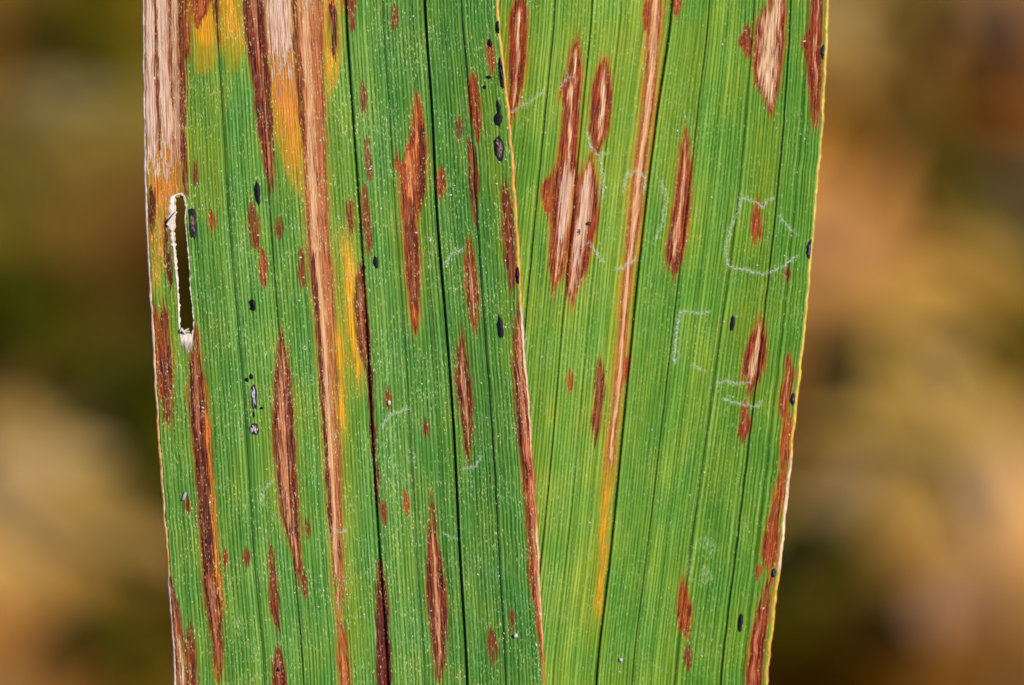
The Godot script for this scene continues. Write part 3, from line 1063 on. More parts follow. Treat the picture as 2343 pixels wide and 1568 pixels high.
	# rows are y, left, right in px; see paint_lesion() for the rest
	var left := [
		["olive", 0, 0.5, 0.3, 14, 0.5, [150, 742, 800, 300, 744, 816, 450, 748, 830, 560, 752, 832, 700, 762, 836, 900, 775, 820, 1200, 784, 822, 1568, 800, 850]],
		["olive", 0, 0.5, 0.3, 14, 0.5, [330, 884, 990, 450, 890, 985, 640, 900, 985, 740, 920, 980]],
		["olive", 0, 0.5, 0.3, 12, 0.5, [830, 588, 690, 960, 590, 700, 1100, 600, 700, 1240, 620, 700]],
		["olive", 0, 0.5, 0.3, 12, 0.5, [90, 430, 560, 220, 425, 520, 420, 428, 520, 560, 430, 500]],
		["olive", 0, 0.5, 0.3, 12, 0.5, [330, 612, 700, 420, 610, 700, 560, 640, 706]],
		["olive", 0, 0.5, 0.3, 12, 0.5, [600, 340, 410, 700, 348, 412, 800, 360, 440, 950, 380, 440]],
		["olive", 0, 0.5, 0.3, 12, 0.5, [100, 1110, 1160, 260, 1100, 1170, 450, 1120, 1180, 700, 1140, 1190, 900, 1150, 1205]],
		["orange", 0.3, 0.5, 0.3, 14, 0.5, [170, 331, 420, 300, 332, 420, 430, 335, 421, 470, 337, 398, 540, 338, 384, 600, 339, 372, 650, 343, 352]],
		["tan", 0.8, 0.3, 0.5, 4, 0.4, [0, 328, 411, 120, 329, 409, 220, 330, 415, 300, 331, 418, 420, 334, 420]],
		["brown", 0.0, 0.5, 0.3, 2, 0.3, [0, 352, 356, 150, 356, 361, 260, 359, 365, 345, 363, 366]],
		["brown", 0.0, 0.5, 0.3, 2, 0.2, [0, 386, 389, 140, 389, 392, 240, 393, 397]],
		["brown", 0.0, 0.5, 0.3, 1, 0.2, [0, 630, 634, 120, 636, 641, 190, 644, 648]],
		["dark", 0.0, 0.5, 0.3, 4, 0.5, [0, 408, 440, 70, 408, 436, 110, 409, 432, 160, 411, 424, 300, 415, 423, 430, 419, 427, 455, 422, 427]],
		["orange", 0.4, 0.5, 0.4, 22, 0.6, [0, 434, 500, 50, 436, 500, 100, 440, 494]],
		["yellow", 0.5, 0.5, 0.4, 16, 0.5, [20, 442, 498, 60, 442, 498, 110, 446, 492]],
		["rust", 0.3, 0.5, 0.4, 3, 0.3, [0, 440, 478, 30, 441, 472, 50, 444, 460]],
		["maroon", 0.2, 0.5, 0.3, 4, 0.5, [0, 484, 504, 40, 492, 503, 70, 496, 502, 95, 498, 502]],
		["orange", 0.4, 0.5, 0.4, 18, 0.6, [0, 506, 562, 40, 510, 562, 80, 518, 560]],
		["yellow", 0.4, 0.5, 0.4, 18, 0.5, [0, 504, 540, 50, 506, 556, 105, 512, 556]],
		["yellow", 0.5, 0.5, 0.5, 16, 0.4, [190, 616, 668, 260, 626, 690, 330, 644, 694, 390, 668, 696]],
		["orange", 0.4, 0.6, 0.4, 16, 0.7, [60, 606, 690, 150, 612, 692, 200, 616, 692, 260, 622, 692, 320, 640, 696, 400, 670, 698]],
		["tan", 0.7, 0.5, 0.5, 3, 0.4, [0, 597, 672, 60, 602, 674, 110, 608, 675, 150, 614, 678, 205, 620, 684]],
		["dark", 0.65, 0.55, 0.22, 6, 0.6, [0, 558, 600, 60, 561, 604, 150, 575, 613, 250, 586, 620, 340, 600, 624, 390, 606, 624, 428, 613, 620]],
		["orange", 0.5, 0.3, 0.3, 12, 0.6, [0, 722, 778, 60, 728, 776, 120, 738, 774, 180, 746, 764]],
		["yellow", 0.4, 0.5, 0.5, 10, 0.5, [105, 732, 768, 140, 740, 770, 190, 750, 764]],
		["maroon", 0.2, 0.5, 0.3, 3, 0.4, [6, 754, 762, 50, 757, 768, 120, 763, 769]],
		["brown", 0.2, 0.5, 0.3, 6, 0.5, [0, 784, 812, 20, 788, 810, 38, 800, 809, 62, 804, 809]],
		["strip", 0.8, 0.36, 0.25, 12, 0.55, [0, 675, 738, 120, 680, 738, 200, 688, 740, 300, 692, 744, 423, 697, 748, 577, 704, 753, 640, 712, 762, 732, 722, 768, 860, 731, 774, 960, 738, 778, 1033, 742, 779, 1149, 752, 781, 1283, 760, 783, 1363, 766, 786, 1410, 770, 780]],
		["dark", 0.0, 0.5, 0.3, 2, 0.3, [0, 669, 674, 150, 676, 681, 220, 684, 689, 330, 691, 695]],
		["maroon", 0.3, 0.5, 0.3, 2, 0.3, [580, 712, 717, 700, 722, 727, 820, 731, 735, 960, 738, 742, 1080, 746, 750, 1200, 755, 759]],
		["rust", 0.6, 0.5, 0.4, 10, 0.5, [1425, 772, 782, 1470, 773, 792, 1520, 776, 796, 1568, 780, 799]],
		["yellow", 0.3, 0.5, 0.4, 14, 0.5, [760, 766, 780, 820, 772, 788, 900, 775, 788, 990, 778, 786]],
		["olive", 0.3, 0.5, 0.4, 14, 0.5, [900, 778, 800, 1250, 786, 806, 1568, 796, 826]],
		["yellow", 0.9, 0.5, 0.5, 20, 0.6, [540, 783, 796, 620, 785, 814, 700, 789, 816, 760, 796, 818, 830, 808, 828, 870, 818, 828]],
		["dark", 0.5, 0.5, 0.3, 5, 0.5, [635, 813, 830, 700, 813, 836, 760, 816, 840, 810, 826, 842, 845, 838, 845]],
		["maroon", 0.0, 0.5, 0.3, 3, 0.5, [730, 836, 842, 820, 840, 848, 900, 844, 851, 1000, 849, 857, 1100, 856, 864, 1155, 860, 865]],
		["brown", 0.0, 0.5, 0.3, 5, 0.4, [200, 824, 832, 219, 823, 836, 250, 830, 836]],
		["brown", 0.2, 0.5, 0.3, 5, 0.4, [325, 836, 841, 361, 836, 848, 400, 841, 849]],
		["brown", 0.3, 0.5, 0.3, 5, 0.5, [435, 828, 838, 480, 829, 844, 530, 832, 847, 570, 840, 847]],
		["brown", 0.0, 0.5, 0.3, 8, 0.4, [465, 796, 803, 490, 794, 807, 520, 800, 808]],
		["rust", 0.85, 0.42, 0.20, 9, 0.65, [226, 949, 957, 270, 946, 963, 309, 942, 970, 350, 930, 974, 366, 902, 974, 385, 906, 974, 401, 916, 974, 430, 916, 971, 460, 918, 966, 480, 920, 956, 516, 924, 950, 578, 926, 957, 639, 930, 958, 701, 939, 958, 745, 948, 956]],
		["dark", 0.35, 0.4, 0.3, 3, 0.3, [465, 936, 946, 516, 930, 947, 578, 936, 955, 639, 939, 956, 690, 943, 956]],
		["maroon", 0.2, 0.5, 0.3, 2, 0.3, [300, 958, 969, 350, 962, 973, 420, 963, 972, 460, 958, 966]],
		["red", 0.1, 0.5, 0.3, 6, 0.5, [178, 1075, 1085, 220, 1073, 1095, 270, 1077, 1099, 305, 1088, 1098]],
		["brown", 0.0, 0.5, 0.3, 4, 0.4, [280, 1046, 1055, 295, 1044, 1057, 308, 1048, 1054]],
		["rust", 0.1, 0.5, 0.3, 5, 0.5, [108, 1115, 1126, 130, 1114, 1130, 158, 1120, 1128]],
		["rust", 0.0, 0.5, 0.3, 6, 0.5, [400, 1001, 1016, 422, 998, 1018, 442, 1003, 1015]],
		["dark", 0.1, 0.5, 0.3, 5, 0.5, [330, 1074, 1079, 370, 1073, 1088, 405, 1074, 1093, 440, 1077, 1092, 480, 1082, 1089, 510, 1085, 1089]],
		["dark", 0.2, 0.5, 0.3, 6, 0.6, [438, 1150, 1164, 470, 1151, 1167, 550, 1152, 1175, 620, 1157, 1179, 655, 1167, 1178]],
		["dark", 0.75, 0.55, 0.4, 8, 0.6, [712, 1184, 1193, 760, 1177, 1195, 825, 1175, 1201, 900, 1179, 1207, 971, 1183, 1214, 1049, 1192, 1220, 1126, 1202, 1226, 1180, 1206, 1229]],
		["red", 0.5, 0.6, 0.3, 6, 0.5, [1085, 1198, 1222, 1126, 1202, 1226, 1218, 1208, 1231, 1309, 1212, 1237, 1376, 1220, 1239, 1430, 1230, 1241, 1500, 1239, 1243]],
		["red", 0.75, 0.5, 0.18, 7, 0.5, [558, 1069, 1076, 600, 1065, 1083, 660, 1067, 1093, 700, 1071, 1094, 742, 1080, 1090]],
		["dark", 0.95, 0.52, 0.28, 8, 0.6, [775, 1053, 1058, 830, 1046, 1068, 870, 1045, 1073, 920, 1050, 1079, 980, 1060, 1079, 1020, 1066, 1076, 1050, 1069, 1073]],
		["rust", 0.0, 0.5, 0.3, 6, 0.3, [492, 480, 487, 504, 479, 489, 518, 483, 489]],
		["brown", 0.1, 0.5, 0.3, 7, 0.5, [474, 572, 579, 510, 571, 590, 540, 576, 592, 564, 581, 588]],
		["red", 0.3, 0.5, 0.3, 6, 0.5, [578, 596, 604, 612, 594, 609, 648, 599, 607]],
		["brown", 0.0, 0.5, 0.3, 6, 0.4, [508, 633, 640, 522, 631, 644, 538, 635, 642]],
		["dark", 0.0, 0.5, 0.3, 5, 0.4, [580, 687, 692, 620, 684, 696, 655, 689, 694]],
		["brown", 0.0, 0.5, 0.3, 6, 0.4, [380, 443, 450, 398, 440, 454, 416, 444, 451]],
		["maroon", 0.1, 0.5, 0.3, 3, 0.4, [442, 340, 350, 480, 341, 354, 520, 344, 352]],
		["maroon", 0.0, 0.5, 0.3, 4, 0.4, [505, 375, 380, 560, 376, 383, 610, 382, 389, 645, 386, 391]],
		["dark", 0.25, 0.7, 0.3, 10, 0.7, [712, 370, 378, 760, 360, 383, 820, 358, 390, 880, 364, 392, 920, 374, 392, 958, 380, 388]],
		["rust", 0.1, 0.5, 0.3, 4, 0.4, [700, 349, 354, 760, 352, 362, 830, 355, 364, 900, 360, 366]],
		["dark", 0.55, 0.45, 0.35, 9, 0.75, [755, 443, 449, 800, 440, 453, 850, 436, 460, 910, 433, 472, 971, 438, 476, 1049, 447, 482, 1126, 453, 486, 1218, 460, 490, 1336, 466, 503, 1389, 473, 508, 1443, 484, 505, 1500, 490, 506, 1545, 498, 504]],
		["maroon", 0.1, 0.5, 0.3, 1, 0.2, [900, 456, 464, 1000, 460, 471, 1100, 464, 476, 1200, 468, 482, 1300, 474, 490]],
		["orange", 0.2, 0.5, 0.3, 3, 0.3, [880, 464, 471, 1000, 471, 478, 1126, 480, 488, 1280, 490, 498, 1400, 502, 510]],
		["dark", 0.85, 0.45, 0.42, 9, 0.7, [775, 642, 648, 820, 636, 656, 870, 631, 663, 925, 629, 668, 1002, 626, 672, 1095, 635, 676, 1172, 645, 681, 1220, 656, 684, 1260, 668, 686, 1315, 680, 687]],
		["dark", 0.1, 0.5, 0.3, 5, 0.5, [1255, 617, 622, 1330, 617, 631, 1390, 619, 636, 1436, 629, 637]],
		["dark", 0.3, 0.5, 0.3, 6, 0.5, [1488, 633, 640, 1520, 624, 650, 1568, 626, 653]],
		["brown", 0.3, 0.5, 0.3, 5, 0.3, [1322, 690, 698, 1341, 690, 702, 1362, 694, 702]],
		["dark", 0.6, 0.35, 0.4, 4, 0.5, [1315, 384, 389, 1380, 390, 404, 1420, 393, 414, 1480, 398, 417, 1568, 404, 424]],
		["tan", 0.5, 0.5, 0.3, 2, 0.3, [1470, 404, 414, 1520, 410, 422, 1568, 410, 428]],
		["dark", 0.4, 0.3, 0.3, 5, 0.5, [1436, 431, 438, 1490, 425, 444, 1568, 426, 450]],
		["maroon", 0.25, 0.2, 0.3, 5, 0.6, [1285, 867, 871, 1340, 863, 881, 1400, 860, 886, 1450, 861, 888, 1500, 862, 891, 1568, 866, 894]],
		["dark", 0.95, 0.5, 0.26, 8, 0.65, [1160, 985, 990, 1200, 983, 994, 1243, 981, 999, 1283, 978, 1009, 1349, 977, 1018, 1403, 981, 1020, 1456, 989, 1019, 1510, 995, 1016, 1552, 1001, 1010]],
		["brown", 0.3, 0.5, 0.3, 7, 0.5, [1448, 1120, 1128, 1477, 1116, 1136, 1506, 1121, 1133]],
		["brown", 0.0, 0.5, 0.3, 4, 0.4, [1404, 1167, 1172, 1424, 1165, 1175, 1442, 1168, 1173]],
		["brown", 0.0, 0.5, 0.3, 5, 0.4, [895, 885, 891, 912, 884, 894, 930, 886, 892]],
		["brown", 0.2, 0.5, 0.3, 5, 0.3, [1154, 871, 879, 1172, 870, 886, 1190, 875, 884]],
		["rust", 0.0, 0.5, 0.3, 6, 0.3, [1135, 924, 931, 1150, 923, 935, 1166, 926, 933]],
		["brown", 0.0, 0.5, 0.3, 4, 0.3, [970, 970, 977, 982, 968, 980, 994, 970, 978]],
		["brown", 0.0, 0.5, 0.3, 4, 0.4, [1266, 559, 568, 1276, 557, 571, 1286, 560, 569]],
		["rust", 0.0, 0.5, 0.3, 4, 0.4, [1264, 511, 516, 1276, 510, 517, 1288, 512, 516]],
		["brown", 0.0, 0.5, 0.3, 4, 0.4, [1145, 424, 432, 1157, 423, 434, 1168, 426, 432]],
		["brown", 0.0, 0.5, 0.3, 4, 0.4, [1196, 698, 705, 1210, 698, 709, 1224, 702, 708]],
		["brown", 0.1, 0.5, 0.3, 5, 0.4, [20, 900, 907, 43, 897, 909, 66, 901, 907]],
	]
	var right := [
		["olive", 0, 0.5, 0.3, 20, 0.5, [-30, 1290, 1480, 150, 1290, 1478, 300, 1280, 1450, 420, 1290, 1440, 520, 1300, 1420]],
		["olive", 0, 0.5, 0.3, 14, 0.5, [-30, 1140, 1240, 120, 1140, 1230, 260, 1150, 1200]],
		["olive", 0, 0.5, 0.3, 14, 0.5, [300, 1420, 1470, 600, 1400, 1440, 900, 1380, 1420, 1200, 1350, 1400, 1568, 1325, 1370]],
		["olive", 0, 0.5, 0.3, 14, 0.5, [-30, 1545, 1620, 150, 1540, 1620, 330, 1530, 1600, 650, 1520, 1580]],
		["olive", 0, 0.5, 0.3, 14, 0.5, [220, 1740, 1800, 330, 1730, 1790, 440, 1720, 1780, 760, 1680, 1760, 1000, 1680, 1750]],
		["red", 0.95, 0.5, 0.20, 10, 0.7, [8, 1173, 1202, 45, 1168, 1203, 80, 1166, 1203, 150, 1166, 1199, 200, 1166, 1191, 230, 1165, 1185, 258, 1166, 1177]],
		["rust", 0.2, 0.5, 0.3, 8, 0.5, [395, 1264, 1290, 428, 1240, 1290, 460, 1242, 1290, 485, 1250, 1290, 505, 1262, 1285, 530, 1266, 1280]],
		["red", 0.95, 0.5, 0.19, 10, 0.7, [92, 1315, 1321, 130, 1304, 1328, 170, 1299, 1329, 188, 1286, 1328, 212, 1284, 1326, 240, 1292, 1324, 300, 1287, 1321, 340, 1283, 1319, 380, 1279, 1320, 400, 1272, 1326, 430, 1266, 1328, 460, 1264, 1326, 485, 1266, 1322, 510, 1263, 1314, 547, 1261, 1305, 602, 1259, 1291, 652, 1265, 1274]],
		["tan", 0.7, 0.4, 0.45, 0, 0.0, [380, 1292, 1304, 410, 1280, 1316, 450, 1275, 1318, 500, 1277, 1312, 560, 1270, 1294, 610, 1268, 1280]],
		["red", 0.95, 0.42, 0.22, 10, 0.65, [358, 1350, 1354, 380, 1342, 1359, 410, 1332, 1364, 438, 1314, 1367, 480, 1312, 1368, 520, 1308, 1366, 560, 1303, 1353, 600, 1297, 1345, 640, 1296, 1333, 684, 1303, 1313]],
		["tan", 0.6, 0.4, 0.45, 0, 0.0, [385, 1340, 1352, 430, 1328, 1356, 480, 1322, 1358, 560, 1310, 1342, 680, 1303, 1318]],
		["red", 0.95, 0.6, 0.26, 9, 0.65, [136, 1381, 1388, 160, 1370, 1392, 190, 1358, 1395, 240, 1355, 1398, 290, 1350, 1391, 320, 1358, 1381, 338, 1365, 1373]],
		["strip", 0.95, 0.5, 0.32, 13, 0.8, [0, 1487, 1516, 60, 1484, 1512, 154, 1478, 1506, 247, 1471, 1498, 309, 1463, 1487, 400, 1450, 1476, 485, 1441, 1469, 547, 1436, 1459, 608, 1430, 1448, 686, 1423, 1441, 794, 1415, 1432, 855, 1410, 1430, 894, 1406, 1424, 987, 1397, 1411, 1064, 1388, 1404, 1125, 1384, 1395]],
		["yellow", 0.2, 0.5, 0.3, 10, 0.6, [1090, 1384, 1396, 1200, 1378, 1391, 1300, 1373, 1384, 1400, 1366, 1376]],
		["rust", 0.0, 0.5, 0.3, 4, 0.4, [10, 1477, 1486, 40, 1475, 1487, 66, 1478, 1484]],
		["rust", 0.1, 0.5, 0.3, 3, 0.4, [820, 1436, 1441, 850, 1433, 1440, 878, 1432, 1437]],
		["red", 0.85, 0.45, 0.22, 9, 0.6, [312, 1567, 1573, 340, 1561, 1579, 380, 1557, 1583, 430, 1551, 1581, 480, 1543, 1578, 530, 1534, 1572, 570, 1527, 1565, 602, 1531, 1558]],
		["red", 1.0, 0.5, 0.55, 9, 0.7, [0, 1766, 1798, 30, 1742, 1798, 60, 1733, 1798, 100, 1731, 1796, 130, 1729, 1793, 160, 1727, 1789, 190, 1735, 1784, 215, 1755, 1778, 248, 1761, 1769]],
		["red", 0.0, 0.5, 0.3, 6, 0.5, [72, 1702, 1722, 92, 1694, 1726, 108, 1704, 1722]],
		["red", 0.7, 0.62, 0.13, 8, 0.6, [0, 1861, 1885, 60, 1856, 1883, 85, 1845, 1883, 105, 1838, 1881, 125, 1848, 1881, 180, 1856, 1881, 240, 1860, 1879, 278, 1865, 1874]],
		["rust", 0.2, 0.5, 0.3, 6, 0.5, [468, 1732, 1738, 500, 1725, 1745, 530, 1723, 1743, 547, 1728, 1736]],
		["red", 0.95, 0.5, 0.26, 9, 0.65, [728, 1738, 1743, 770, 1726, 1753, 810, 1708, 1753, 850, 1704, 1749, 866, 1706, 1738, 882, 1713, 1728]],
		["red", 0.2, 0.5, 0.3, 5, 0.5, [940, 1700, 1714, 962, 1697, 1720, 985, 1693, 1716, 1000, 1697, 1707]],
		["red", 0.6, 0.45, 0.16, 8, 0.6, [815, 1807, 1813, 860, 1797, 1818, 890, 1793, 1813, 925, 1788, 1805, 950, 1791, 1799]],
		["rust", 0.2, 0.4, 0.3, 8, 0.6, [955, 1800, 1815, 1020, 1790, 1811, 1064, 1788, 1804, 1120, 1781, 1797, 1176, 1768, 1789, 1243, 1748, 1782, 1283, 1747, 1777, 1305, 1756, 1773, 1328, 1767, 1773]],
		["red", 0.4, 0.4, 0.2, 8, 0.6, [1350, 1754, 1766, 1400, 1737, 1762, 1440, 1726, 1755, 1500, 1716, 1749, 1568, 1710, 1743]],
		["rust", 0.1, 0.5, 0.3, 7, 0.5, [1330, 1562, 1568, 1370, 1556, 1575, 1400, 1551, 1584, 1430, 1556, 1581, 1450, 1567, 1576]],
		["brown", 0.2, 0.5, 0.3, 6, 0.5, [1486, 1573, 1579, 1508, 1571, 1585, 1524, 1574, 1582]],
		["dark", 0.4, 0.5, 0.3, 7, 0.6, [828, 1371, 1378, 880, 1364, 1382, 930, 1361, 1380, 970, 1358, 1373, 1000, 1361, 1367]],
		["rust", 0.0, 0.5, 0.3, 5, 0.3, [858, 1300, 1308, 872, 1297, 1311, 888, 1301, 1309]],
		["brown", 0.0, 0.5, 0.3, 4, 0.3, [620, 1800, 1807, 629, 1798, 1810, 638, 1801, 1808]],
		["rust", 0.0, 0.5, 0.3, 3, 0.4, [1300, 1736, 1741, 1312, 1734, 1742, 1326, 1736, 1740]],
		["rust", 0.3, 0.5, 0.3, 8, 0.3, [0, 1542, 1560, 12, 1544, 1558, 26, 1546, 1553]],
	]
	for sp in left: paint_lesion(L, sp)
	for sp in right: paint_lesion(R, sp)
	var threads := [
		[R, [1697, 452, 1693, 480, 1672, 525, 1662, 570, 1668, 605, 1682, 612, 1710, 616, 1745, 628, 1770, 620, 1790, 611, 1828, 583], 2.6, "white web thread bowed like a cup below the small rusty spot on the right leaf"],
		[R, [1697, 452, 1720, 456, 1750, 473, 1757, 456, 1775, 452], 2.4, "short white web thread just above the small rusty spot on the right leaf"],
		[R, [1783, 490, 1810, 523, 1830, 535], 1.8, "faint short web thread slanting down to the right leaf's right edge"],
		[R, [1630, 714, 1600, 716, 1580, 713, 1558, 712, 1550, 760, 1546, 800, 1544, 836], 2.6, "white web thread with a square bend in the middle of the right leaf"],
		[R, [1585, 832, 1600, 842, 1614, 850], 1.8, "tiny pale web thread right of the square-bent thread's lower end"],
		[R, [1640, 882, 1660, 872, 1690, 880, 1722, 876], 2.4, "white web thread under the lower tan-centred lesion of the right leaf"],
		[R, [1655, 912, 1680, 922, 1700, 927, 1738, 932, 1745, 918], 1.8, "thin web thread just above the small red spot low on the right leaf"],
		[R, [1341, 296, 1350, 330, 1360, 345, 1370, 353, 1395, 345], 2.6, "bright white web thread hooked under the upper tan-centred spindle lesion"],
		[R, [1372, 356, 1380, 400, 1378, 455], 2.4, "pale web thread running down beside the twin joined lesions"],
		[R, [1335, 558, 1350, 553, 1362, 576, 1384, 602], 2.0, "web thread slanting away below the two dark pits"],
		[R, [1405, 617, 1426, 612, 1444, 602, 1456, 588], 2.6, "white web thread crossing the long orange strip of the right leaf"],
		[R, [1425, 440, 1434, 402, 1455, 388, 1478, 402, 1474, 440], 2.0, "web thread arched over the long orange strip of the right leaf"],
		[R, [1500, 548, 1516, 512, 1525, 460, 1516, 410], 1.6, "faint curved web thread between the dark mid groove and the narrow red lesion"],
		[R, [1280, 196, 1304, 172, 1322, 178], 2.2, "short white web thread across the top of the twin joined lesions"],
		[R, [1168, 255, 1214, 228, 1246, 205], 1.6, "faint web thread rising from the red lesion beside the front leaf's edge"],
		[L, [1018, 612, 1030, 582, 1060, 568], 2.4, "curved web thread left of a red lesion on the front leaf's right panel"],
		[L, [1059, 1076, 1087, 1067, 1102, 1042], 1.8, "web thread below the pale-centred lesion on the front leaf's right panel"],
		[L, [1012, 1220, 1030, 1230, 1050, 1235], 1.8, "small web thread right of the tip of the lowest spindle lesion of the front leaf"],
		[L, [595, 1152, 606, 1120, 614, 1107, 629, 1095], 2.0, "web thread touching the left side of the dark streak in the front leaf's middle"],
		[L, [755, 1211, 776, 1219, 792, 1213], 2.0, "web thread crossing the long tan strip of the front leaf"],
		[L, [872, 980, 885, 956, 902, 944, 940, 934], 1.8, "arched web thread over the pale powdery patch on the front leaf"],
	]
	for q in [[905, 1030, 46, 90, 1000], [930, 1200, 60, 90, 260], [1090, 1060, 40, 60, 160], [1100, 1300, 45, 60, 200], [640, 1235, 50, 60, 200], [580, 1470, 60, 50, 200], [850, 300, 40, 60, 140], [880, 850, 40, 60, 140], [1040, 640, 30, 60, 120], [600, 250, 40, 50, 120], [945, 1500, 50, 60, 120], [1110, 1440, 45, 60, 200]]:
		paint_powder(L, q[0], q[1], q[2], q[3], q[4])
	for q in [[1610, 1290, 36, 60, 800], [1600, 1480, 36, 80, 300], [1610, 1020, 50, 60, 240], [1550, 770, 12, 60, 120], [1320, 700, 60, 70, 150], [1290, 1330, 40, 100, 200], [1700, 930, 50, 30, 160], [1420, 1460, 40, 80, 160]]:
		paint_powder(R, q[0], q[1], q[2], q[3], q[4])
	for t in threads:                         # powder caught along the webs
		for k in t[1].size() / 2 - 1:
			var d := Vector2(t[1][k * 2 + 2] - t[1][k * 2], t[1][k * 2 + 3] - t[1][k * 2 + 1])
			for q in int(d.length() / 0.8):
				var at := Vector2(t[1][k * 2], t[1][k * 2 + 1]) + d * rng.randf() + Vector2(rng.randfn(0, 3.0), rng.randfn(0, 3.0))
				paint_dot(t[0], s_at(t[0], row_guides(t[0], at.y), at.x), at.y, rng.randf_range(1.2, 3.2), rng.randf_range(1.5, 5.0), rgb(204, 222, 194), rng.randf_range(0.05, 0.34), 0.3)
	paint_bloom(L, 42000)
	paint_bloom(R, 26000)
	paint_specks(L, 34000, 0.9)
	paint_specks(R, 26000, 0.6)
	finish_leaf_material(L)
	finish_leaf_material(R)

	L.root = Node3D.new()
	L.root.name = numbered("diseased_leaf")
	R.root = Node3D.new()
	R.root.name = numbered("diseased_leaf")
	for f in [L, R]:
		add_child(f.root)
		f.root.transform = Transform3D(B, MID + B * Vector3(0, (784.0 - BASE_Y) * K, f.z if f == R else 0.0))
	tag(L.root, "front green leaf blade on the left with tan dead top corner and slit hole", "leaf", "diseased leaves held side by side")
	tag(R.root, "green leaf blade on the right, behind, with spindle lesions and yellow right edge", "leaf", "diseased leaves held side by side")
	make_blade(L, HOLE)
	make_blade(R, [])
	make_veins(L)
	make_veins(R)
	make_margin(L, false, 4.2, [[-300, rgb(250, 226, 206)], [560, rgb(248, 214, 188)], [700, rgb(240, 200, 170)], [900, rgb(238, 196, 152)], [1010, rgb(228, 156, 70)], [1150, rgb(232, 184, 120)], [1290, rgb(220, 150, 66)], [1340, rgb(236, 196, 170)], [1600, rgb(240, 204, 178)]])
	make_margin(L, true, 4.6, [[-300, rgb(232, 172, 66)], [560, rgb(228, 158, 54)], [690, rgb(232, 160, 64)], [720, rgb(224, 196, 180)], [900, rgb(236, 186, 146)], [1010, rgb(228, 160, 112)], [1060, rgb(186, 92, 34)], [1180, rgb(196, 104, 44)], [1230, rgb(236, 180, 136)], [1440, rgb(226, 160, 100)], [1500, rgb(190, 120, 34)], [1600, rgb(170, 130, 34)]])
	make_margin(R, true, 5.2, [[-300, rgb(232, 180, 62)], [200, rgb(226, 178, 58)], [420, rgb(206, 184, 66)], [800, rgb(214, 184, 50)], [960, rgb(226, 184, 44)], [1010, rgb(232, 150, 34)], [1050, rgb(240, 176, 120)], [1075, rgb(250, 208, 172)], [1300, rgb(248, 206, 166)], [1325, rgb(222, 170, 46)], [1600, rgb(224, 174, 36)]])
	make_margin(R, false, 5.0, [[-300, rgb(180, 170, 60)], [1600, rgb(180, 170, 60)]])
	for i in left.size(): make_lesion(L, left[i], i)
	for i in right.size(): make_lesion(R, right[i], i)
	make_hole_rim(L)
	var ink := rgb(14, 14, 18)
	for q in [[1121, 100, 11, 18], [1118, 178, 15, 8], [1109, 201, 8, 9], [1141, 248, 9, 36], [1140, 275, 21, 34], [589, 443, 14, 58], [859, 600, 12, 30], [1144, 748, 14, 54], [833, 611, 6, 10], [599, 934, 7, 7], [575, 862, 9, 14], [565, 869, 10, 10], [581, 948, 4, 14], [636, 1532, 8, 11]]:
		make_spot(L, q[0], q[1], q[2], q[3], ink, ink, 0.0, 3.0)
	make_spot(L, 578.6, 698, 13, 27, rgb(8, 10, 16), ink, 0.0, 6.0, "black_spot", "glossy black bead-like spot")
	make_spot(L, 1142, 342, 23, 64, ink, rgb(150, 118, 116), 0.42, 3.0, "black_spot", "black spot with worn grey-pink middle")
	make_spot(L, 440, 509, 21, 80, rgb(34, 32, 38), rgb(160, 128, 112), 0.30, 3.0, "black_spot", "black oblong spot with greyish middle")
	make_spot(L, 581, 907, 15, 64, rgb(26, 22, 28), rgb(206, 208, 220), 0.56, 3.0, "black_spot", "black-rimmed scab with white middle")
	make_spot(L, 581.5, 982, 21, 28, rgb(30, 22, 24), rgb(210, 202, 206), 0.50, 4.0, "black_spot", "round black-rimmed scab with white middle")
	for q in [[1679, 740, 12, 40], [1697, 1429, 11, 46]]: make_spot(R, q[0], q[1], q[2], q[3], ink, ink, 0.0, 3.0)
	for q in [[1346, 511, 17, 14], [1325, 530, 12, 18]]: make_spot(R, q[0], q[1], q[2], q[3], rgb(44, 18, 8), ink, 0.0, 1.0, "dark_pit", "dark pit in the pale lesion")
	for q in [[1141.5, 64, 8, 34], [1149, 118 + 48, 8, 76], [1187, 631, 7, 38]]: make_spot(L, q[0] - 2, q[1], q[2], q[3], rgb(30, 30, 40), rgb(120, 120, 140), 0.25, 7.0, "black_spot", "black spot on the leaf margin")
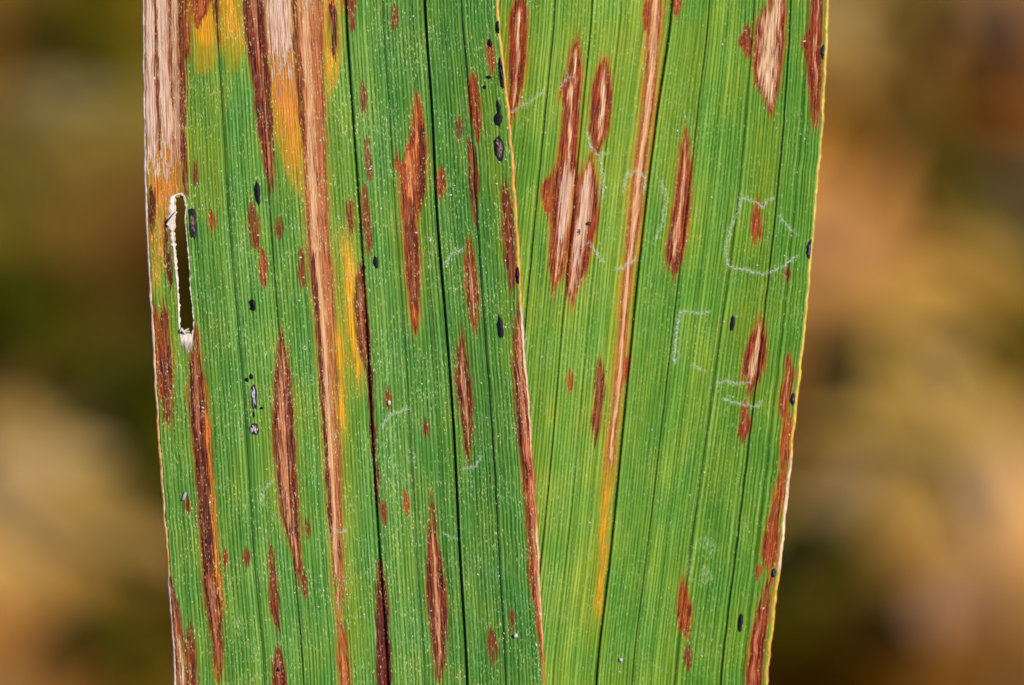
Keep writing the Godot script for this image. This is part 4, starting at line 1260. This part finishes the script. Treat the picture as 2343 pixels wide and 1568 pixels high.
	for q in [[1889, 114, 10, 40], [1857, 569, 12, 56], [1820, 914, 11, 34], [1776, 1314, 11, 26]]: make_spot(R, q[0] - 2, q[1], q[2] - 2, q[3] - 4, rgb(50, 50, 64), rgb(150, 146, 168), 0.34, 6.0, "black_spot", "black spot on the yellow leaf margin")

	# ---------------- what lies on the leaves
	for t in threads: make_thread(t[0], t[1], t[2], t[3])
	make_grain(L, 1179.5, 1453.5, 10, 10, 0.2, rgb(236, 224, 196), "sand_grain", "cream cube-like sand grain near the front leaf's lower right edge", "sand grain")
	make_grain(L, 890, 922, 7, 13, 0.1, rgb(226, 224, 208), "sand_grain", "white oval grain on a small brown spot in the front leaf's middle", "sand grain")
	make_grain(R, 1422, 1515, 9, 9, 0.5, rgb(220, 214, 210), "sand_grain", "white grain near the bottom of the right leaf", "sand grain")
	make_grain(L, 421, 1136, 8, 22, -0.35, rgb(180, 190, 196), "flake", "grey-white tilted flake near the front leaf's left edge", "flake")
	make_dust(L, 420, "fine pale dust specks scattered over the front left leaf")
	make_dust(R, 240, "fine pale dust specks scattered over the right leaf")

	# ---------------- litter behind, far out of focus
	make_litter()
	make_weeds()
	for q in [[60, 1180, 0.5, "large pale straw blade, blurred, at the lower left of the picture"], [110, 1100, 1.9, "pale straw blade, blurred, just left of the front leaf's lower half"], [140, 260, 1.8, "olive-tan dead blade, blurred, at the upper left of the picture"],
			[1930, 100, 0.3, "tan dead blade, blurred, beside the right leaf's upper edge"], [1900, 590, 0.9, "bright tan dead blade, blurred, touching the right leaf's middle edge"], [2150, 860, 0.2, "bright yellow-tan dead blade, blurred, at middle right"],
			[2262, 1150, 0.1, "palest straw blade, blurred, near the right edge of the picture, lower half"], [1950, 1170, 2.6, "small tan dead blade, blurred, right of the right leaf's lower edge"], [2300, 70, 1.4, "pinkish tan dead blade, blurred, in the upper right corner"], [2240, 1400, 2.0, "brown dead blade, blurred, at the lower right of the picture"]]:
		make_dry_leaf(q[0], q[1], q[2], 0.016, 0.006, q[3])
